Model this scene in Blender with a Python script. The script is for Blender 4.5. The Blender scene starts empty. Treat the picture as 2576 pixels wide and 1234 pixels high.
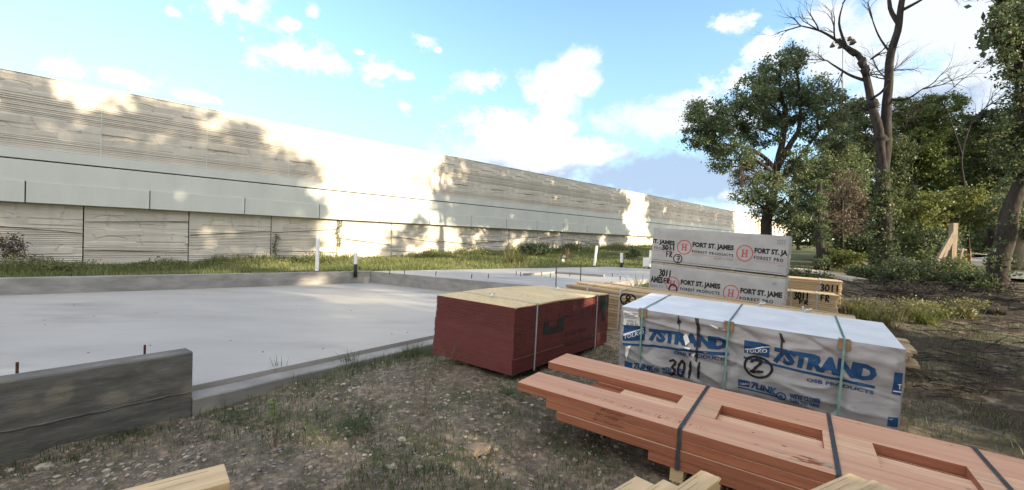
import bpy, bmesh, math, random
import numpy as np
from mathutils import Vector, Matrix, noise
rnd = random.Random(7)
nr = np.random.default_rng(7)
C = bpy.context.scene.collection
R = math.radians

# ------------------------------------------------------------------ camera
EYE = 1.65
FOC, PITCH, ROLL = 1100.0, -0.0068, 0.0244      # focal length in units of a 2576 x 1234 frame
cr, sr, cp, sp = math.cos(ROLL), math.sin(ROLL), math.cos(PITCH), math.sin(PITCH)
fwd = Vector((0, cp, sp)); up0 = Vector((0, -sp, cp)); right0 = Vector((1, 0, 0))
rgt = right0*cr + up0*sr; upv = up0*cr - right0*sr
cam = bpy.data.cameras.new('camera'); camo = bpy.data.objects.new('camera', cam); C.objects.link(camo)
camo.matrix_world = Matrix(((rgt.x, upv.x, -fwd.x, 0), (rgt.y, upv.y, -fwd.y, 0), (rgt.z, upv.z, -fwd.z, EYE), (0, 0, 0, 1)))
cam.sensor_width = 36; cam.lens = 36*FOC/2576; cam.clip_start = .05; cam.clip_end = 6000
bpy.context.scene.camera = camo
EYEV = Vector((0, 0, EYE))

def ray(px, py):
    return fwd + rgt*((px-1288)/FOC) - upv*((py-617)/FOC)
def at(px, py, Y):
    return EYEV + ray(px, py)*Y

# ------------------------------------------------------------------ light
SUN_AZ, SUN_EL = R(122), R(15)
sd = Vector((math.sin(SUN_AZ)*math.cos(SUN_EL), math.cos(SUN_AZ)*math.cos(SUN_EL), math.sin(SUN_EL)))
sun = bpy.data.lights.new('sun', 'SUN'); sun.energy = 4.2; sun.angle = R(.6); sun.color = (1, .83, .58)
suno = bpy.data.objects.new('sun', sun); C.objects.link(suno)
suno.rotation_euler = sd.to_track_quat('Z', 'Y').to_euler(); suno.location = (60, -20, 40)
vs = bpy.context.scene.view_settings
vs.view_transform = 'Standard'; vs.look = 'None'; vs.gamma = 1; vs.use_curve_mapping = False
vs.exposure = 1.55

world = bpy.data.worlds.new("World"); bpy.context.scene.world = world; world.use_nodes = True
def build_world():
    nt = world.node_tree; N = nt.nodes; L = nt.links
    bg = N['Background']; bg.inputs['Strength'].default_value = .115
    sky = N.new('ShaderNodeTexSky'); sky.sky_type = 'NISHITA'; sky.sun_disc = False
    sky.sun_elevation = SUN_EL; sky.sun_rotation = SUN_AZ; sky.air_density = 1.2; sky.dust_density = .6; sky.ozone_density = 2.5
    tc = N.new('ShaderNodeTexCoord')
    def math_(op, a, b=None, c=None, clamp=False):
        n = N.new('ShaderNodeMath'); n.operation = op; n.use_clamp = clamp
        for i, v in enumerate((a, b, c)):
            if v is None: continue
            if isinstance(v, (int, float)): n.inputs[i].default_value = v
            else: L.new(v, n.inputs[i])
        return n.outputs[0]
    sep = N.new('ShaderNodeSeparateXYZ'); L.new(tc.outputs['Generated'], sep.inputs[0])
    X, Y, Z = sep.outputs
    az = math_('ARCTAN2', X, Y); el = math_('ARCSINE', Z)
    def azel(px, py):
        d = ray(px, py).normalized(); return math.atan2(d.x, d.y), math.asin(d.z)
    def field(blobs):
        cur = None
        for (px, py, rx, ry) in blobs:
            a0, e0 = azel(px, py); a1, _ = azel(px+rx, py); _, e1 = azel(px, py-ry)
            ra, re = max(abs(a1-a0), .004), max(abs(e1-e0), .004)
            da = math_('MULTIPLY', math_('SUBTRACT', az, a0), 1/ra)
            de = math_('MULTIPLY', math_('SUBTRACT', el, e0), 1/re)
            r = math_('SQRT', math_('ADD', math_('MULTIPLY', da, da), math_('MULTIPLY', de, de)))
            v = math_('SUBTRACT', 1.0, r)
            cur = v if cur is None else math_('MAXIMUM', cur, v)
        return cur
    def noise_(scale, detail, rough, stretch=(1, 1, 1)):
        mp = N.new('ShaderNodeMapping'); mp.inputs['Scale'].default_value = stretch
        L.new(tc.outputs['Generated'], mp.inputs[0])
        n = N.new('ShaderNodeTexNoise'); n.inputs['Scale'].default_value = scale
        n.inputs['Detail'].default_value = detail; n.inputs['Roughness'].default_value = rough
        L.new(mp.outputs[0], n.inputs['Vector']); return n.outputs['Fac']
    def smooth(v, a, b):
        n = N.new('ShaderNodeMapRange'); n.interpolation_type = 'SMOOTHSTEP'
        L.new(v, n.inputs[0]); n.inputs[1].default_value = a; n.inputs[2].default_value = b
        return n.outputs[0]
    nz = noise_(18, 12, .68, (1, 1, 1.35)); nzc = math_('MULTIPLY', math_('SUBTRACT', nz, .46), 4.2)
    nb = noise_(7, 4, .6); nzc = math_('ADD', nzc, math_('MULTIPLY', math_('SUBTRACT', nb, .5), 1.6))
    puffs = [(560,10,90,45),(640,38,80,46),(712,55,45,22),(785,28,20,17),(430,30,26,18),
             (740,140,110,42),(830,160,60,30),(900,132,18,8),(1070,100,34,22),(1100,127,12,9),
             (180,170,85,24),(300,192,120,24),(500,242,62,14),(960,180,62,36),(1010,190,40,24),
             (1190,210,62,30),(1018,272,17,19),(1240,300,120,44),(1835,58,66,30),(1930,140,95,60),
             (1850,215,70,46),(1900,525,110,26),(1840,492,50,14)]
    f1 = math_('ADD', field(puffs), nzc)
    tower = [(1452,160,62,55),(1400,205,95,52),(1470,205,50,48),(1345,230,40,40),(1400,265,62,60),(1385,320,90,52),(1300,330,110,46),(1450,380,120,46),(1360,390,140,50),(1230,330,70,34)]
    f1 = math_('MAXIMUM', f1, math_('ADD', math_('MULTIPLY', field(tower), 1.7), math_('MULTIPLY', nzc, .55)))
    m1 = smooth(f1, -.05, 1.0)
    hazy = [(2300,60,230,130),(2480,140,240,190),(2120,120,150,110),(2300,280,260,150),(1330,400,250,60),(1700,300,220,50),(1720,260,120,30)]
    f2 = math_('ADD', field(hazy), math_('MULTIPLY', nzc, .55))
    m2 = math_('MULTIPLY', smooth(f2, -.2, .65), .9)
    greyb = [(1640,445,280,62),(1800,470,200,56),(1350,425,200,34),(2330,270,150,60)]
    f3 = math_('ADD', field(greyb), math_('MULTIPLY', nzc, .5))
    m3 = math_('MULTIPLY', smooth(f3, -.1, .6), .85)
    # unseen broken cloud above and behind, added to brighten and neutralise the light
    back = math_('MULTIPLY', smooth(noise_(2.6, 6, .6), .36, .54), smooth(Y, .62, .35))
    def mix(fac, a, b, blend='MIX'):
        n = N.new('ShaderNodeMix'); n.data_type = 'RGBA'; n.blend_type = blend
        if isinstance(fac, float): n.inputs[0].default_value = fac
        else: L.new(fac, n.inputs[0])
        for i, v in ((6, a), (7, b)):
            if isinstance(v, tuple): n.inputs[i].default_value = v
            else: L.new(v, n.inputs[i])
        return n.outputs[2]
    col = mix(1.0, sky.outputs[0], (1.18, 1.24, 1.36, 1), 'MULTIPLY')
    veil = smooth(el, .62, .0)
    col = mix(math_('MULTIPLY', veil, .6), col, (1.6, 2.5, 3.0, 1))
    col = mix(m2, col, (3.05, 3.15, 3.25, 1))
    col = mix(m3, col, (1.45, 1.85, 2.55, 1))
    shade = smooth(noise_(16, 5, .55), .35, .7)
    white = mix(shade, (2.95, 3.12, 3.3, 1), (4.6, 4.6, 4.5, 1))
    col = mix(m1, col, white)
    col = mix(math_('MULTIPLY', back, .85), col, (6.5, 6.15, 5.6, 1))
    L.new(col, bg.inputs['Color'])
build_world()

# ------------------------------------------------------------------ material helpers
def new_mat(name):
    m = bpy.data.materials.new(name); m.use_nodes = True
    nt = m.node_tree; b = nt.nodes['Principled BSDF']
    return m, nt, nt.nodes, nt.links, b
def M(name, c1, c2=None, scale=6, rough=.85, bump=0., bscale=40, stretch=(1, 1, 1), c3=None, s3=60, f3=.35, rand=0., spec=.3, lo=.35, hi=.65, transl=0.):
    m, nt, N, L, b = new_mat(name)
    b.inputs['Roughness'].default_value = rough
    b.inputs['Specular IOR Level'].default_value = spec
    tc = N.new('ShaderNodeTexCoord'); mp = N.new('ShaderNodeMapping'); mp.inputs['Scale'].default_value = stretch
    L.new(tc.outputs['Object'], mp.inputs[0])
    oi = N.new('ShaderNodeObjectInfo')
    vm = N.new('ShaderNodeVectorMath'); vm.operation = 'ADD'
    cm = N.new('ShaderNodeCombineXYZ'); ml = N.new('ShaderNodeMath'); ml.operation = 'MULTIPLY'; ml.inputs[1].default_value = 37 if rand else 0
    L.new(oi.outputs['Random'], ml.inputs[0])
    for i in range(3): L.new(ml.outputs[0], cm.inputs[i])
    L.new(mp.outputs[0], vm.inputs[0]); L.new(cm.outputs[0], vm.inputs[1]); vec = vm.outputs[0]
    def nz(s, d=6):
        n = N.new('ShaderNodeTexNoise'); n.inputs['Scale'].default_value = s; n.inputs['Detail'].default_value = d
        n.inputs['Roughness'].default_value = .6; L.new(vec, n.inputs['Vector']); return n.outputs['Fac']
    def mx(f, a, c, blend='MIX'):
        n = N.new('ShaderNodeMix'); n.data_type = 'RGBA'; n.blend_type = blend
        if isinstance(f, (int, float)): n.inputs[0].default_value = f
        else: L.new(f, n.inputs[0])
        for i, v in ((6, a), (7, c)):
            if isinstance(v, tuple): n.inputs[i].default_value = (*v[:3], 1)
            else: L.new(v, n.inputs[i])
        return n.outputs[2]
    def mr(v, a, c, d=0., e=1.):
        n = N.new('ShaderNodeMapRange'); L.new(v, n.inputs[0])
        for i, q in enumerate((a, c, d, e)): n.inputs[i+1].default_value = q
        return n.outputs[0]
    col = None
    if c2:
        col = mx(mr(nz(scale), lo, hi), c1, c2)
    else:
        col = mx(0., c1, c1)
    if c3:
        col = mx(mr(nz(s3, 3), .55, .7, 0, f3), col, c3)
    if rand:
        v = mr(oi.outputs['Random'], 0, 1, 1-rand, 1+rand)
        hs = N.new('ShaderNodeHueSaturation'); L.new(v, hs.inputs['Value']); L.new(col, hs.inputs['Color']); col = hs.outputs[0]
    L.new(col, b.inputs['Base Color'])
    if bump:
        bp = N.new('ShaderNodeBump'); bp.inputs['Strength'].default_value = 1; bp.inputs['Distance'].default_value = bump
        L.new(nz(bscale, 5), bp.inputs['Height']); L.new(bp.outputs[0], b.inputs['Normal'])
    if transl:
        tr = N.new('ShaderNodeBsdfTranslucent'); L.new(col, tr.inputs[0]); ms = N.new('ShaderNodeMixShader'); ms.inputs[0].default_value = transl
        L.new(b.outputs[0], ms.inputs[1]); L.new(tr.outputs[0], ms.inputs[2]); L.new(ms.outputs[0], N['Material Output'].inputs[0])
    return m
def leaf_mat(name, dark, mid, light, scale=.7, transl=.35):
    m, nt, N, L, b = new_mat(name)
    b.inputs['Roughness'].default_value = .55; b.inputs['Specular IOR Level'].default_value = .3
    tc = N.new('ShaderNodeTexCoord'); n = N.new('ShaderNodeTexNoise'); n.inputs['Scale'].default_value = scale; n.inputs['Detail'].default_value = 3
    L.new(tc.outputs['Object'], n.inputs['Vector'])
    g = N.new('ShaderNodeNewGeometry')
    a = N.new('ShaderNodeMath'); a.operation = 'MULTIPLY_ADD'; a.inputs[1].default_value = .55; L.new(g.outputs['Random Per Island'], a.inputs[0])
    s = N.new('ShaderNodeMath'); s.operation = 'MULTIPLY_ADD'; s.inputs[1].default_value = 1.3; s.inputs[2].default_value = -.42; L.new(n.outputs['Fac'], s.inputs[0])
    L.new(s.outputs[0], a.inputs[2])
    r = N.new('ShaderNodeValToRGB'); e = r.color_ramp.elements
    e[0].color = (*dark, 1); e[1].color = (*light, 1); e[1].position = .95; k = e.new(.5); k.color = (*mid, 1)
    L.new(a.outputs[0], r.inputs[0]); L.new(r.outputs[0], b.inputs['Base Color'])
    tr = N.new('ShaderNodeBsdfTranslucent'); L.new(r.outputs[0], tr.inputs[0])
    ms = N.new('ShaderNodeMixShader'); ms.inputs[0].default_value = transl
    L.new(b.outputs[0], ms.inputs[1]); L.new(tr.outputs[0], ms.inputs[2]); L.new(ms.outputs[0], N['Material Output'].inputs[0])
    return m

MAT = dict(
    slab=M('slab_concrete', (.29, .282, .268), (.39, .38, .36), .8, .5, .0012, 70, stretch=(.6, 1.6, 1), c3=(.21, .20, .188), s3=.5, f3=.75, lo=.25, hi=.75),
    form=M('formed_concrete', (.085, .084, .078), (.165, .162, .152), 2.2, .9, .006, 26, stretch=(1, 1, 5), c3=(.22, .215, .2), s3=9, f3=.35),
    curb=M('curb_concrete', (.20, .195, .185), (.30, .29, .275), 2, .9, .004, 26, stretch=(1, 1, 3)),
    wallrough=M('formliner_concrete', (.46, .425, .37), (.56, .52, .455), .6, .9, .005, 14, stretch=(1, 1, .35), c3=(.40, .365, .32), s3=1.3, f3=.4),
    wallsmooth=M('smooth_concrete', (.49, .51, .475), (.57, .585, .545), .8, .85, .001, 30, stretch=(1, 1, .25), c3=(.43, .45, .43), s3=1.6, f3=.4),
    walldark=M('joint_shadow', (.03, .028, .026)),
    rust=M('rusty_steel', (.05, .024, .016), (.10, .045, .03), 30, .9, .002, 90),
    rebar=M('dark_rebar', (.05, .04, .035), (.09, .07, .06), 40, .8),
    pvc=M('white_pipe', (.72, .72, .72), (.78, .78, .78), 4, .4),
    black=M('black_plastic', (.02, .02, .022), None, rough=.5),
    red=M('red_sealed_edge', (.11, .028, .026), (.135, .038, .034), 5, .75, .0008, 60, stretch=(1, 1, 6), c3=(.115, .028, .025), s3=3, f3=.3),
    osb=M('strand_board', (.50, .39, .21), (.64, .52, .32), 28, .8, .0006, 60, stretch=(1, .5, 1), c3=(.36, .25, .12), s3=70, f3=.35),
    strapw=M('white_strap', (.62, .63, .65), (.75, .75, .77), 30, .45),
    strapg=M('green_strap', (.12, .23, .21), (.19, .32, .29), 20, .5),
    strapb=M('dark_strap', (.075, .085, .095), (.12, .135, .15), 20, .4),
    card=M('brown_cardboard', (.20, .13, .075), (.29, .20, .12), 20, .9),
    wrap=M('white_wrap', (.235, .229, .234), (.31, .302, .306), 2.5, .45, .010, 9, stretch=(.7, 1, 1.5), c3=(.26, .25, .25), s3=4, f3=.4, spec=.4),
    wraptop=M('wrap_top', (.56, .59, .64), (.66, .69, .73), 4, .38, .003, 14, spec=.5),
    wrapgrey=M('grey_white_wrap', (.36, .355, .36), (.44, .435, .44), 3, .6, .003, 9),
    shiny=M('pale_patch', (.8, .78, .7), None, rough=.25, spec=.6),
    blue=M('blue_print', (.013, .048, .125), (.02, .066, .16), 9, .7, spec=.15),
    ink=M('black_print', (.03, .03, .031), (.05, .05, .051), 14, .9, spec=.05),
    inkgrey=M('grey_print', (.14, .15, .19), (.2, .2, .24), 14, .6),
    inkred=M('red_print', (.42, .06, .065), (.5, .1, .1), 14, .6),
    inkgreyred=M('faded_red_print', (.45, .25, .25), None),
    white=M('white_print', (.6, .6, .62), None, rough=.6),
    spray=M('black_spray', (.015, .013, .013), (.035, .03, .03), 30, .9, spec=.05),
    pencil=M('marker_on_wood', (.05, .022, .018), (.1, .04, .03), 40, .8),
    label=M('paper_label', (.62, .62, .62), None),
    lumber=M('pine_lumber', (.31, .225, .13), (.48, .37, .23), 5, .75, .0008, 60, stretch=(.25, 4, 4), c3=(.24, .15, .07), s3=3, f3=.45, rand=.28),
    lumbery=M('yellow_pine_lumber', (.44, .32, .18), (.58, .44, .27), 5, .75, .0008, 60, stretch=(.25, 4, 4), c3=(.40, .24, .09), s3=3, f3=.3, rand=.12),
    lumberw=M('weathered_pine', (.30, .25, .18), (.44, .37, .27), 5, .85, .001, 60, stretch=(.25, 4, 4), c3=(.2, .16, .11), s3=4, f3=.4, rand=.15),
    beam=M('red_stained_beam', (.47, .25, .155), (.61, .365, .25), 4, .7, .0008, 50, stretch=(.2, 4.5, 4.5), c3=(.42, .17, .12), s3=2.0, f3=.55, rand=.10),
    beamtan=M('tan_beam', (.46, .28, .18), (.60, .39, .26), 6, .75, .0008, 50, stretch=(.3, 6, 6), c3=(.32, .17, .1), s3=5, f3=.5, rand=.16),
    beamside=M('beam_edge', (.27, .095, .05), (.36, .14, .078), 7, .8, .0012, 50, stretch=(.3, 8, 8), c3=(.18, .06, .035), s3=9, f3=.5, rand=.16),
    bark=M('bark', (.02, .017, .015), (.05, .042, .036), 7, .95, .03, 12, stretch=(1, 1, .35)),
    deadbark=M('grey_bark', (.018, .016, .016), (.05, .043, .041), 7, .95, .025, 14, stretch=(1, 1, .35)),
    twig=M('dry_twig', (.12, .085, .06), (.2, .15, .11), 5, .95),
    stone=M('limestone_gravel', (.25, .215, .17), (.47, .43, .36), 5, .9, .004, 60, c3=(.15, .12, .09), s3=14, f3=.5),
    greystone=M('grey_gravel', (.17, .16, .15), (.34, .33, .31), 5, .9, .004, 60),
    rock=M('tan_rock', (.16, .125, .09), (.27, .215, .155), 7, .95, .012, 22),
    asphalt=M('grey_road', (.17, .17, .18), (.23, .23, .24), 2, .9, .003, 60),
    kerb=M('pale_kerb', (.36, .31, .25), (.46, .41, .34), 4, .9),
    metal=M('galvanised', (.35, .36, .38), (.42, .43, .45), 4, .5),
    carpaint=M('white_car_paint', (.68, .69, .72), None, rough=.25, spec=.5),
    glass=M('dark_glass', (.02, .025, .03), None, rough=.08, spec=.6),
    tyre=M('tyre_rubber', (.02, .02, .02), None),
    oldwood=M('grey_old_wood', (.20, .165, .13), (.32, .27, .21), 5, .95, .004, 40, stretch=(4, 4, .4)),
    litter=M('white_litter', (.7, .7, .7), None),
    orange=M('orange_plastic', (.5, .13, .06), None),
)
LEAF = dict(
    oak=leaf_mat('oak_leaves', (.05, .075, .045), (.115, .155, .078), (.24, .27, .12), .8),
    dark=leaf_mat('dark_leaves', (.034, .052, .028), (.082, .11, .05), (.18, .21, .08), .7),
    bright=leaf_mat('bright_leaves', (.06, .09, .028), (.13, .175, .055), (.26, .30, .09), .6, .4),
    yellow=leaf_mat('yellow_green_leaves', (.06, .085, .022), (.14, .17, .05), (.28, .28, .09), 1.2, .45),
    brown=leaf_mat('dead_vine_leaves', (.055, .042, .03), (.125, .098, .072), (.21, .17, .125), 1.2, .25),
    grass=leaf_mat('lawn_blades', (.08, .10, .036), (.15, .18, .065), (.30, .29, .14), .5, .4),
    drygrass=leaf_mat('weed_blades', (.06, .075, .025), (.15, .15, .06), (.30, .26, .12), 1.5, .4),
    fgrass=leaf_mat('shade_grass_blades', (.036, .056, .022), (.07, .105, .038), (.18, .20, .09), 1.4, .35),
    sprig=leaf_mat('sprig_leaves', (.10, .17, .03), (.17, .26, .05), (.25, .34, .08), 4, .45),
)

# ------------------------------------------------------------------ object helpers
def link(o, parent=None):
    C.objects.link(o)
    if parent is not None: o.parent = parent
    return o
def tag(o, label, cat, group=None, kind=None):
    if label: o['label'] = label
    if cat: o['category'] = cat
    if group: o['group'] = group
    if kind: o['kind'] = kind
    return o
def thing(name, label, cat, loc=(0, 0, 0), rz=0., group=None, mat=None):
    o = bpy.data.objects.new(name, None); link(o); o.empty_display_size = .2
    if mat is not None: o.matrix_world = mat
    else: o.location = loc; o.rotation_euler = (0, 0, rz)
    return tag(o, label, cat, group)
def obj(name, bm, mat, parent=None, smooth=False):
    me = bpy.data.meshes.new(name); bm.to_mesh(me); bm.free()
    for m in (mat if isinstance(mat, (list, tuple)) else [mat]): me.materials.append(m)
    if smooth: me.shade_smooth()
    return link(bpy.data.objects.new(name, me), parent)
def meshobj(name, V, F, mat, parent=None, smooth=False, matidx=None):
    """V (n,3) array, F (m,k) array of equal-sized faces"""
    V = np.asarray(V, dtype=np.float32); F = np.asarray(F, dtype=np.int32)
    me = bpy.data.meshes.new(name); k = F.shape[1]
    me.vertices.add(len(V)); me.vertices.foreach_set('co', V.ravel())
    me.loops.add(F.size); me.loops.foreach_set('vertex_index', F.ravel())
    me.polygons.add(len(F)); me.polygons.foreach_set('loop_start', np.arange(0, F.size, k, dtype=np.int32))
    me.polygons.foreach_set('loop_total', np.full(len(F), k, dtype=np.int32))
    if matidx is not None: me.polygons.foreach_set('material_index', np.asarray(matidx, dtype=np.int32))
    me.update(calc_edges=True); me.validate()
    for m in (mat if isinstance(mat, (list, tuple)) else [mat]): me.materials.append(m)
    if smooth: me.shade_smooth()
    return link(bpy.data.objects.new(name, me), parent)
def box(bm, x0, x1, y0, y1, z0, z1, bev=0., mi=0):
    vs_ = [bm.verts.new((x, y, z)) for z in (z0, z1) for y in (y0, y1) for x in (x0, x1)]
    fs = [bm.faces.new([vs_[i] for i in q]) for q in ((0, 2, 3, 1), (4, 5, 7, 6), (0, 1, 5, 4), (2, 6, 7, 3), (0, 4, 6, 2), (1, 3, 7, 5))]
    for f in fs: f.material_index = mi
    if bev:
        ed = list({e for f in fs for e in f.edges})
        bmesh.ops.bevel(bm, geom=ed, offset=bev, segments=1, affect='EDGES', profile=.5)
    return fs
def bar(bm, p, q, w, t, up=Vector((0, 0, 1))):
    p, q = Vector(p), Vector(q); d = (q-p).normalized(); s = d.cross(up)
    if s.length < 1e-4: s = Vector((1, 0, 0))
    s.normalize(); u = s.cross(d)
    vv = [bm.verts.new(a + s*(i*w/2) + u*(j*t/2)) for a in (p, q) for i, j in ((-1, -1), (1, -1), (1, 1), (-1, 1))]
    for f in ((3, 2, 1, 0), (4, 5, 6, 7), (0, 1, 5, 4), (1, 2, 6, 5), (2, 3, 7, 6), (3, 0, 4, 7)): bm.faces.new([vv[i] for i in f])
def tube(bm, pts, radii, n=8, cap=True):
    pts = [Vector(p) for p in pts]; rings = []; prev = None
    for i, p in enumerate(pts):
        d = (pts[min(i+1, len(pts)-1)] - pts[max(i-1, 0)])
        d = d.normalized() if d.length > 1e-6 else Vector((0, 0, 1))
        a = prev if prev is not None else (Vector((1, 0, 0)) if abs(d.x) < .9 else Vector((0, 1, 0)))
        a = (a - d*a.dot(d)); a = a.normalized() if a.length > 1e-5 else d.orthogonal().normalized()
        b = d.cross(a); prev = a; r = radii[i] if isinstance(radii, (list, tuple)) else radii
        rings.append([bm.verts.new(p + (a*math.cos(2*math.pi*k/n) + b*math.sin(2*math.pi*k/n))*r) for k in range(n)])
    for i in range(len(rings)-1):
        for k in range(n): bm.faces.new((rings[i][k], rings[i][(k+1) % n], rings[i+1][(k+1) % n], rings[i+1][k]))
    if cap:
        bm.faces.new(rings[0][::-1]); bm.faces.new(rings[-1])
def prism(bm, poly, z0, z1):
    a = [bm.verts.new((x, y, z0)) for x, y in poly]; b = [bm.verts.new((x, y, z1)) for x, y in poly]; n = len(poly)
    bm.faces.new(a[::-1]); bm.faces.new(b)
    for i in range(n): bm.faces.new((a[i], a[(i+1) % n], b[(i+1) % n], b[i]))
    bmesh.ops.recalc_face_normals(bm, faces=bm.faces[:])
def wob(pts, amp, seed=0):
    return [p + Vector((noise.noise(Vector((i*.7, seed, 1.3))), noise.noise(Vector((i*.7, seed, 5.3))), noise.noise(Vector((i*.7, seed, 9.3)))*.6))*amp for i, p in enumerate(pts)]

# ------------------------------------------------------------------ terrain
CTRL = [(0, 0, 0), (0, 1, 0), (0, 3, 0), (-2, 2.5, 0), (-3.6, 3.0, 0), (-2.8, 3.8, .0), (-1.0, 6.0, .08), (-.9, 5.4, .14), (.05, 4.7, .13), (1.5, 6.6, .13),
        (1.3, 5.0, .02), (3.3, 3.6, -.06), (.3, 4.3, .07), (2, 2.8, 0), (1, 2, 0), (4, 2, -.1), (6, 4, -.08), (1, 8, .14), (4.6, 5.5, -.08), (2.9, 9, .44), (4.9, 7.6, .29),
        (5, 11, .42), (2, 12, .35), (12.3, 17.5, .65), (15.7, 18, .45), (15.2, 13.7, .45), (8, 8, .22), (8.7, 9.5, .22), (10, 6, .1), (-15, 12, .2), (-8, 15.5, .3), (-17.8, 17.6, .1),
        (-10.7, 24.7, .3), (-3, 18, .42), (-1.2, 34.3, .67), (3.3, 38.9, .85), (14, 49.7, 1.25), (44, 81, 2.6), (40, 60, 2.6), (24, 40, 1.5), (53, 50, 1.1), (21, 18, .67), (8, 24, .6),
        (-6, 0, 0), (0, -6, 0), (8, -6, .1), (-12, 3, .1), (-30, 10, .2), (120, 120, 2.5), (200, 0, 1.5), (60, 0, .8), (25, 5, .5), (-100, 100, 1), (0, 300, 2), (-300, 0, 0), (0, -300, 0), (1500, 1500, 3), (-1500, 1500, 2), (1500, -1500, 0), (-1500, -1500, 0)]
def warp(x, y):
    r = np.sqrt(x*x + y*y) + 1e-9; k = np.log1p(r/6)/r*6
    return np.stack([x*k, y*k], -1)
_c = np.array(CTRL, float); _w = warp(_c[:, 0], _c[:, 1]); _n = len(_c)
def _phi(d): return np.where(d > 1e-9, d*d*np.log(d+1e-12), 0)
_K = _phi(np.linalg.norm(_w[:, None]-_w[None], axis=-1)) + np.eye(_n)*.02
_P = np.c_[np.ones(_n), _w]
_A = np.block([[_K, _P], [_P.T, np.zeros((3, 3))]])
_sol = np.linalg.solve(_A, np.r_[_c[:, 2], 0, 0, 0])
def gz(x, y):
    x = np.atleast_1d(np.asarray(x, float)); y = np.atleast_1d(np.asarray(y, float)); out = np.empty(len(x))
    for i in range(0, len(x), 20000):
        w = warp(x[i:i+20000], y[i:i+20000])
        k = _phi(np.linalg.norm(w[:, None]-_w[None], axis=-1))
        out[i:i+20000] = k@_sol[:_n] + _sol[_n] + w@_sol[_n+1:]
    return out
def g1(x, y): return float(gz([x], [y])[0])
# value noise for large arrays
def vnoise(x, y, s, seed):
    x = x*s + seed*17.3; y = y*s - seed*9.1; xi = np.floor(x).astype(np.int64); yi = np.floor(y).astype(np.int64); fx = x-xi; fy = y-yi
    fx = fx*fx*(3-2*fx); fy = fy*fy*(3-2*fy)
    def h(a, b):
        n = (a*374761393 + b*668265263 + seed*1442695041) & 0x7fffffff; n = ((n ^ (n >> 13))*1274126177) & 0x7fffffff
        return ((n ^ (n >> 16)) & 0xffff)/65535.
    return (h(xi, yi)*(1-fx)+h(xi+1, yi)*fx)*(1-fy) + (h(xi, yi+1)*(1-fx)+h(xi+1, yi+1)*fx)*fy
def fnoise(x, y, s, seed, o=4):
    t = 0; a = 1; n = 0
    for i in range(o): t = t + a*vnoise(x, y, s*2**i, seed+i); n += a; a *= .5
    return t/n

# foundation corners (plan)
TAZ = R(37.2); DU = Vector((math.sin(TAZ), math.cos(TAZ), 0)); EU = Vector((math.cos(TAZ), -math.sin(TAZ), 0))
P1 = Vector((-3.07, 4.116, 0)); C0 = Vector((-4.61, 14.37, 0)); BL = Vector((-14.5, 7.3, 0)); FL = P1 - DU*6; MEET = Vector((1.54, 10.26, 0))
GAR = [FL, P1, MEET, C0, BL]
HOUSE = [C0, MEET, Vector((3.2, 12.6, 0)), Vector((4.6, 14.1, 0)), Vector((8.6, 14.4, 0)), Vector((9.4, 18.0, 0)), Vector((4.6, 20.9, 0))]
def inpoly(x, y, poly, grow=0.):
    c = sum(poly, Vector())/len(poly); P = [p + (p-c).normalized()*grow for p in poly]
    r = np.zeros(len(x), bool); n = len(P)
    for i in range(n):
        a, b = P[i], P[(i+1) % n]
        cond = ((a.y > y) != (b.y > y)) & (x < (b.x-a.x)*(y-a.y)/(b.y-a.y+1e-12)+a.x); r ^= cond
    return r

# the long wall: direction and frame
WT = R(44.73); WD = Vector((math.sin(WT), math.cos(WT), 0)); WN = Vector((math.cos(WT), -math.sin(WT), 0)); WDIST = 25.
def wp(s, off=0., z=0.): return -WDIST*WN + WD*s + WN*off + Vector((0, 0, z))

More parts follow.
